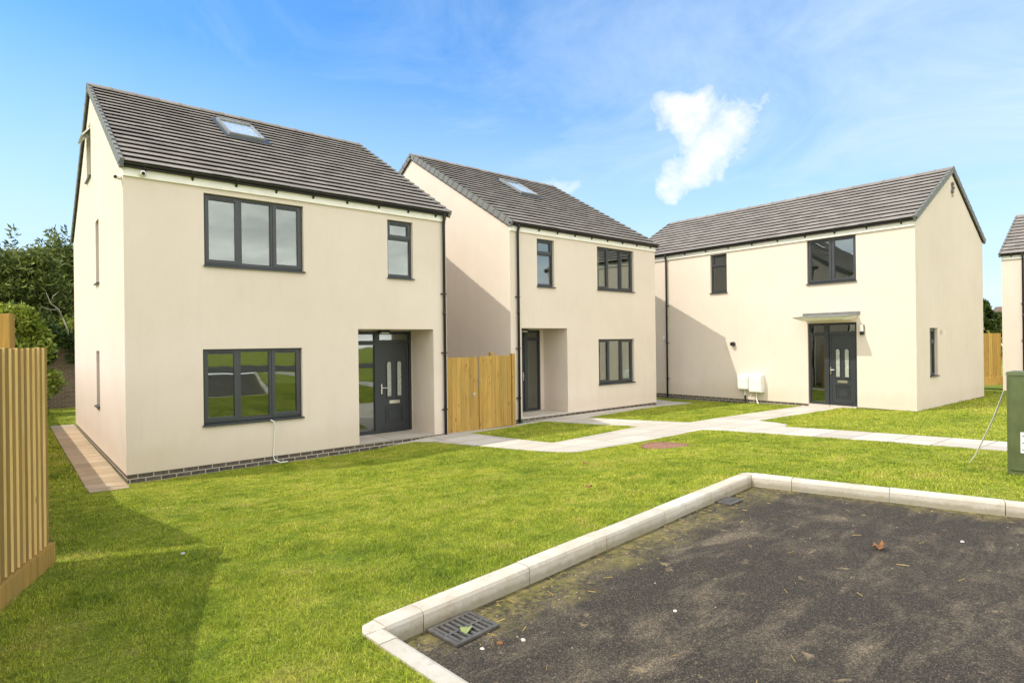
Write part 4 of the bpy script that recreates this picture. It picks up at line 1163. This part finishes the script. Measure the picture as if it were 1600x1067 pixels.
bush('elder_bush', 2.3, 28.3, 3.5, 1.1, .8, 'green leafy bush tucked against the left house back corner', 'bush', 'elder', 6000, .085, 22)
bush('shrub', -.30, 12.2, 3.05, .5, .45, 'light green sapling leaves at the very left edge above the fence post', 'shrub', 'elder', 900, .06, 23, 10, 2)
bush('shrub', .95, 22.9, 1.05, .22, .2, 'small light green shrub beside the brick garden wall', 'shrub', 'elder', 420, .045, 24, 9, 2)
# garden wall with ivy
mb = MB(); mb.box(0, 14, 0, .23, -.3, 2.05); 
gw = empty('garden_wall', (-6, 27.2, -.5), 0, 'old reddish brick garden wall beyond the back lawn', 'wall'); mb.build('brickwork', M['oldbrick'], gw)
cp = MB(); cp.box(-.02, 14.02, -.03, .26, 2.052, 2.13); cp.build('coping', M['oldbrick'], gw)
iv = empty('ivy', (0, 27.05, -.5), 0, 'dark green ivy mass hanging over the brick garden wall', 'ivy')
st = MB()
for k in range(6): st.tube([(-.8+k*.32, .1, -.05), (-.75+k*.3, .06, .8), (-.9+k*.38, .05, 1.9)], [.03,.022,.01], 6)
st.build('stems', M['bark'], iv, smooth=True)
cl = []
rn = random.Random(5)
for k in range(56):
    xx = rn.uniform(-4.5, 3.2); lowest = .25 if xx < .55 else 1.65
    zz = rn.uniform(lowest, 3.0); cl.append((xx, rn.uniform(-.35,.2), zz, rn.uniform(.2,.42), rn.uniform(.18,.35), rn.uniform(.2,.36)))
leaf_cloud('foliage', M['ivy'], cl, 14000, .065, iv)
# bare pale branches
mb = MB()
mb.tube([(1.62,26.5,2.75),(1.50,26.4,3.05),(1.28,26.35,3.25),(1.15,26.3,3.62)], [.022,.018,.013,.005], 6)
mb.tube([(1.50,26.4,3.05),(1.25,26.3,3.02),(1.0,26.2,3.12)], [.014,.010,.005], 6)
mb.tube([(1.28,26.35,3.25),(1.34,26.3,3.5),(1.5,26.3,3.66)], [.012,.009,.004], 6)
mb.tube([(1.62,26.5,2.75),(1.78,26.7,2.3),(1.8,26.95,1.9)], [.022,.026,.03], 6)
tag(mb.build('dead_branch', M['paleb'], smooth=True), 'pale bare dead branches poking out before the dark conifers', 'branch')

# far right gap
def broad_tree(x, y, h, rad, label, seed, count=9000):
    z = g1(x, y) if abs(x) < 50 else -.5; rn = random.Random(seed)
    root = empty('tree', (x, y, z), 0, label, 'tree'); trunk_mesh(root, h*.8, .18, 7, seed=seed)
    cl = []
    for k in range(34):
        f = rn.random(); th = rn.uniform(0, 6.28); rr = rad*math.sin(math.pi*(.12+.8*f))*rn.uniform(.3,1); e = rad*rn.uniform(.2,.36)
        cl.append((math.cos(th)*rr, math.sin(th)*rr, h*(.25+.7*f), e, e, e*.8))
    leaf_cloud('crown', M['tree'], cl, count, .15, root)
broad_tree(56.4, 11.3, 5.0, 1.45, 'dark green tree rising just behind the right house, above the far fence', 31)
bush('shrub', 63.5, 11.5, 3.4, 1.7, 1.0, 'light green shrub above the far fence in front of the distant house', 'shrub', 'elder', 4000, .11, 32)

def far_house():
    root = empty('house', (143, 28, -.5), R(-112), 'distant brick house with brown gabled roof seen through the gap at right', 'house')
    w, d, H, hr = 11., 8., 4.6, 7.9
    mb = MB(); mb.prism([(0,0),(d,0),(d,H),(d/2,hr-.2),(0,H)], 'x', 0, w); mb.build('wall', M['redbrick'], root)
    rb = MB()
    for sgn in (0, 1):
        f = lambda y: y if sgn == 0 else d-y
        n = 12
        for k in range(n):
            y0, y1 = -.4+(d/2+.4)*k/n, -.4+(d/2+.4)*(k+1)/n; z0, z1 = H-.3+(hr-H+.3)*k/n, H-.3+(hr-H+.3)*(k+1)/n
            rb.hexa([(-.3,f(y0),z0-.05),(w+.3,f(y0),z0-.05),(w+.3,f(y1),z1-.1),(-.3,f(y1),z1-.1),(-.3,f(y0),z0+.08),(w+.3,f(y0),z0+.08),(w+.3,f(y1),z1),(-.3,f(y1),z1)])
    rb.build('roof', M['browntile'], root)
    for gx in (1.8, 5.4, 8.6):
        g = MB(); g.prism([(gx,0.2),(gx+2.2,.2),(gx+2.2,H),(gx+1.1,H+2.1),(gx,H)], 'y', -.8, .3); g.build('gable_bay', M['white'], root)
        g = MB()
        for sx in (-1, 1):
            xa, xb = gx+1.1, gx+1.1+sx*1.5
            g.hexa([(xa,-1.0,H+2.12),(xb,-1.0,H-.6),(xb,1.6,H-.6),(xa,1.6,H+2.12),(xa,-1.0,H+2.3),(xb,-1.0,H-.42),(xb,1.6,H-.42),(xa,1.6,H+2.3)])
        g.build('gable_roof', M['browntile'], root)
        f = MB(); f.box(gx+.5, gx+1.7, -.83, -.802, 2.8, 3.9); wo = f.build('window', M['white'], root)
        f = MB(); f.box(gx+.58, gx+1.62, -.84, -.831, 2.88, 3.82); f.build('pane', M['dark'], wo)
    p = MB(); p.tube([(4.9,-.1,H),(4.9,-.1,0)], .06, 8); p.build('downpipe', M['rust'], root)
far_house()

# ------------------------------------------------------------------ sky, sun, camera
LX, LY, LZ = 1.0, -.52, -1.48                                     # direction the sunlight travels
el = math.atan2(-LZ, math.hypot(LX, LY)); az = math.atan2(-LX, -LY)
sun = bpy.data.lights.new('sun', 'SUN'); sun.energy = 2.0; sun.angle = R(.5); sun.color = (1, .93, .80)
so = bpy.data.objects.new('sun', sun); COL.objects.link(so)
so.rotation_euler = Vector((LX, LY, LZ)).to_track_quat('-Z', 'Y').to_euler(); so.location = (-20, 10, 30)

YAW, ROLL, FPX = .7073893, -.0125543, 929.626
def px_dir(u, v):
    du, dv = u-800, v-534.9456; cr, sr = math.cos(ROLL), math.sin(ROLL)
    uu, vv = du*cr+dv*sr, -du*sr+dv*cr; r, z = uu/FPX, -vv/FPX
    return Vector((math.sin(YAW)+r*math.cos(YAW), math.cos(YAW)-r*math.sin(YAW), z)).normalized()

world = bpy.data.worlds.new('World'); scene.world = world; world.use_nodes = True
class WT(NT):
    def __init__(s, tree): s.t = tree; tree.nodes.clear(); s.out = s.n('ShaderNodeOutputWorld')
wt = WT(world.node_tree)
sky = wt.n('ShaderNodeTexSky', sky_type='NISHITA', sun_disc=False); sky.sun_elevation = el; sky.sun_rotation = az
sky.air_density = 1.0; sky.dust_density = .4; sky.ozone_density = 3.0
D = wt.n('ShaderNodeTexCoord').outputs['Generated']; dx = wt.sep(D)
def dot(vec):
    n = wt.n('ShaderNodeVectorMath', operation='DOT_PRODUCT'); wt.l(D, n.inputs[0]); n.inputs[1].default_value = vec; return n.outputs['Value']
# project the direction onto a flat cloud deck
zc = wt.math('MAXIMUM', wt.math('ADD', dx[2], .22), .05)
cb = wt.n('ShaderNodeCombineXYZ'); wt.l(wt.math('DIVIDE', dx[0], zc), cb.inputs[0]); wt.l(wt.math('DIVIDE', dx[1], zc), cb.inputs[1])
deck = cb.outputs[0]
cir = wt.noise(wt.mapping(deck, (1,.72,1), rot=(0,0,R(30))), 2.0, 9, .66, .9)
fine = wt.noise(deck, 3.2, 8, .6, .3)
left = px_dir(60, 60); right = px_dir(1560, 420)
toR = wt.math('SUBTRACT', dot(right), dot(left))                  # -ve towards upper left, +ve towards lower right
veil = wt.ramp(wt.math('ADD', wt.math('MULTIPLY', toR, .42), wt.math('ADD', .19, wt.math('MULTIPLY', wt.math('SUBTRACT', cir, .5), .85))), [(.0, 0), (.62, 1)])
hz = wt.ramp(dx[2], [(.0, .97), (.12, .88), (.42, 0)])
veil = wt.math('MAXIMUM', wt.math('MULTIPLY', veil, .90), wt.math('MULTIPLY', hz, wt.ramp(cir, [(.3, .8), (.7, 1)])))
# cloud bank over the half of the sky behind the camera
back = dot(Vector((-math.sin(YAW), -math.cos(YAW), .15)).normalized())
bank = wt.ramp(wt.math('ADD', back, wt.math('MULTIPLY', wt.math('SUBTRACT', wt.noise(deck, .9, 7, .6), .5), 1.2)), [(-.05, 0), (.35, 1)])
# the one small bright cloud
dist = wt.n('ShaderNodeVectorMath', operation='ADD')
nv = wt.n('ShaderNodeTexNoise'); wt.l(D, nv.inputs['Vector']); nv.inputs['Scale'].default_value = 11; nv.inputs['Detail'].default_value = 8; nv.inputs['Roughness'].default_value = .62
sub = wt.n('ShaderNodeVectorMath', operation='SUBTRACT'); wt.l(nv.outputs['Color'], sub.inputs[0]); sub.inputs[1].default_value = (.5,.5,.5)
scl = wt.n('ShaderNodeVectorMath', operation='SCALE'); wt.l(sub.outputs[0], scl.inputs[0]); scl.inputs['Scale'].default_value = .13
wt.l(D, dist.inputs[0]); wt.l(scl.outputs[0], dist.inputs[1]); DD = dist.outputs[0]
def blob(u, v, ru, rv, tilt=0):
    c = px_dir(u, v); e1 = (px_dir(u+20, v)-px_dir(u-20, v)).normalized(); e2 = c.cross(e1).normalized()
    e1, e2 = e1*math.cos(tilt)+e2*math.sin(tilt), e2*math.cos(tilt)-e1*math.sin(tilt)
    k = FPX*((c.dot(Vector((math.sin(YAW), math.cos(YAW), 0)))))**-1
    def comp(e, r):
        n = wt.n('ShaderNodeVectorMath', operation='DOT_PRODUCT'); s2 = wt.n('ShaderNodeVectorMath', operation='SUBTRACT')
        wt.l(DD, s2.inputs[0]); s2.inputs[1].default_value = c; wt.l(s2.outputs[0], n.inputs[0]); n.inputs[1].default_value = e
        q = wt.math('DIVIDE', n.outputs['Value'], r/1100.); return wt.math('MULTIPLY', q, q)
    d2 = wt.math('ADD', comp(e1, ru), comp(e2, rv))
    return wt.math('SUBTRACT', 1.0, d2)
bl = blob(1085, 178, 68, 46)
for a in ((1152, 188, 54, 44), (1125, 218, 58, 42), (1108, 248, 42, 34), (1082, 272, 44, 30), (1060, 290, 34, 24)):
    b2 = blob(*a); m_ = wt.math('SMOOTH_MAX', bl, b2, .5); bl = m_
cloud = wt.ramp(wt.math('ADD', bl, wt.math('MULTIPLY', wt.math('SUBTRACT', wt.noise(D, 14, 9, .72, .6), .5), 2.1)), [(-.6, 0), (.05, .16), (.60, .58), (1.25, .95)])
small = wt.math('MULTIPLY', wt.ramp(blob(885, 282, 36, 16), [(.0, 0), (1., 1)]), .42)
cloud = wt.math('MAXIMUM', cloud, small)
hs = wt.n('ShaderNodeHueSaturation'); hs.inputs['Saturation'].default_value = 1.27; hs.inputs['Value'].default_value = .92; wt.l(sky.outputs[0], hs.inputs['Color'])
c = wt.mix(veil, hs.outputs[0], (2.55, 3.25, 4.05))
c = wt.mix(wt.math('MULTIPLY', bank, .92), c, wt.ramp(fine, [(.3, (5.4,5.4,5.2)), (.7, (10.0,9.7,9.1))]))
c = wt.mix(wt.math('MULTIPLY', cloud, wt.ramp(wt.noise(D, 30, 8, .7, .6), [(.32, .62), (.6, 1)])), c, (4.0, 4.05, 4.15))
bg = wt.n('ShaderNodeBackground'); wt.l(c, bg.inputs[0]); bg.inputs[1].default_value = .15
wt.l(bg.outputs[0], wt.out.inputs[0])

cam = bpy.data.cameras.new('camera'); co_ = bpy.data.objects.new('camera', cam); COL.objects.link(co_)
cam.sensor_fit = 'HORIZONTAL'; cam.sensor_width = 36; cam.lens = 36*FPX/1600; cam.clip_end = 2000; cam.clip_start = .05
cam.shift_y = (534.9456-533.5)/1600
s_, c_ = math.sin(YAW), math.cos(YAW)
fw = Vector((s_, c_, 0)); rt = Vector((c_, -s_, 0)); up = Vector((0,0,1))
e1 = rt*math.cos(ROLL)+up*math.sin(ROLL); e2 = up*math.cos(ROLL)-rt*math.sin(ROLL)
mat = Matrix((e1, e2, -fw)).transposed().to_4x4(); mat.translation = Vector((0, 0, 1.68)); co_.matrix_world = mat
scene.camera = co_
vs = scene.view_settings; vs.view_transform = 'Standard'; vs.look = 'None'; vs.gamma = 1; vs.exposure = .93
scene.render.engine = 'CYCLES'
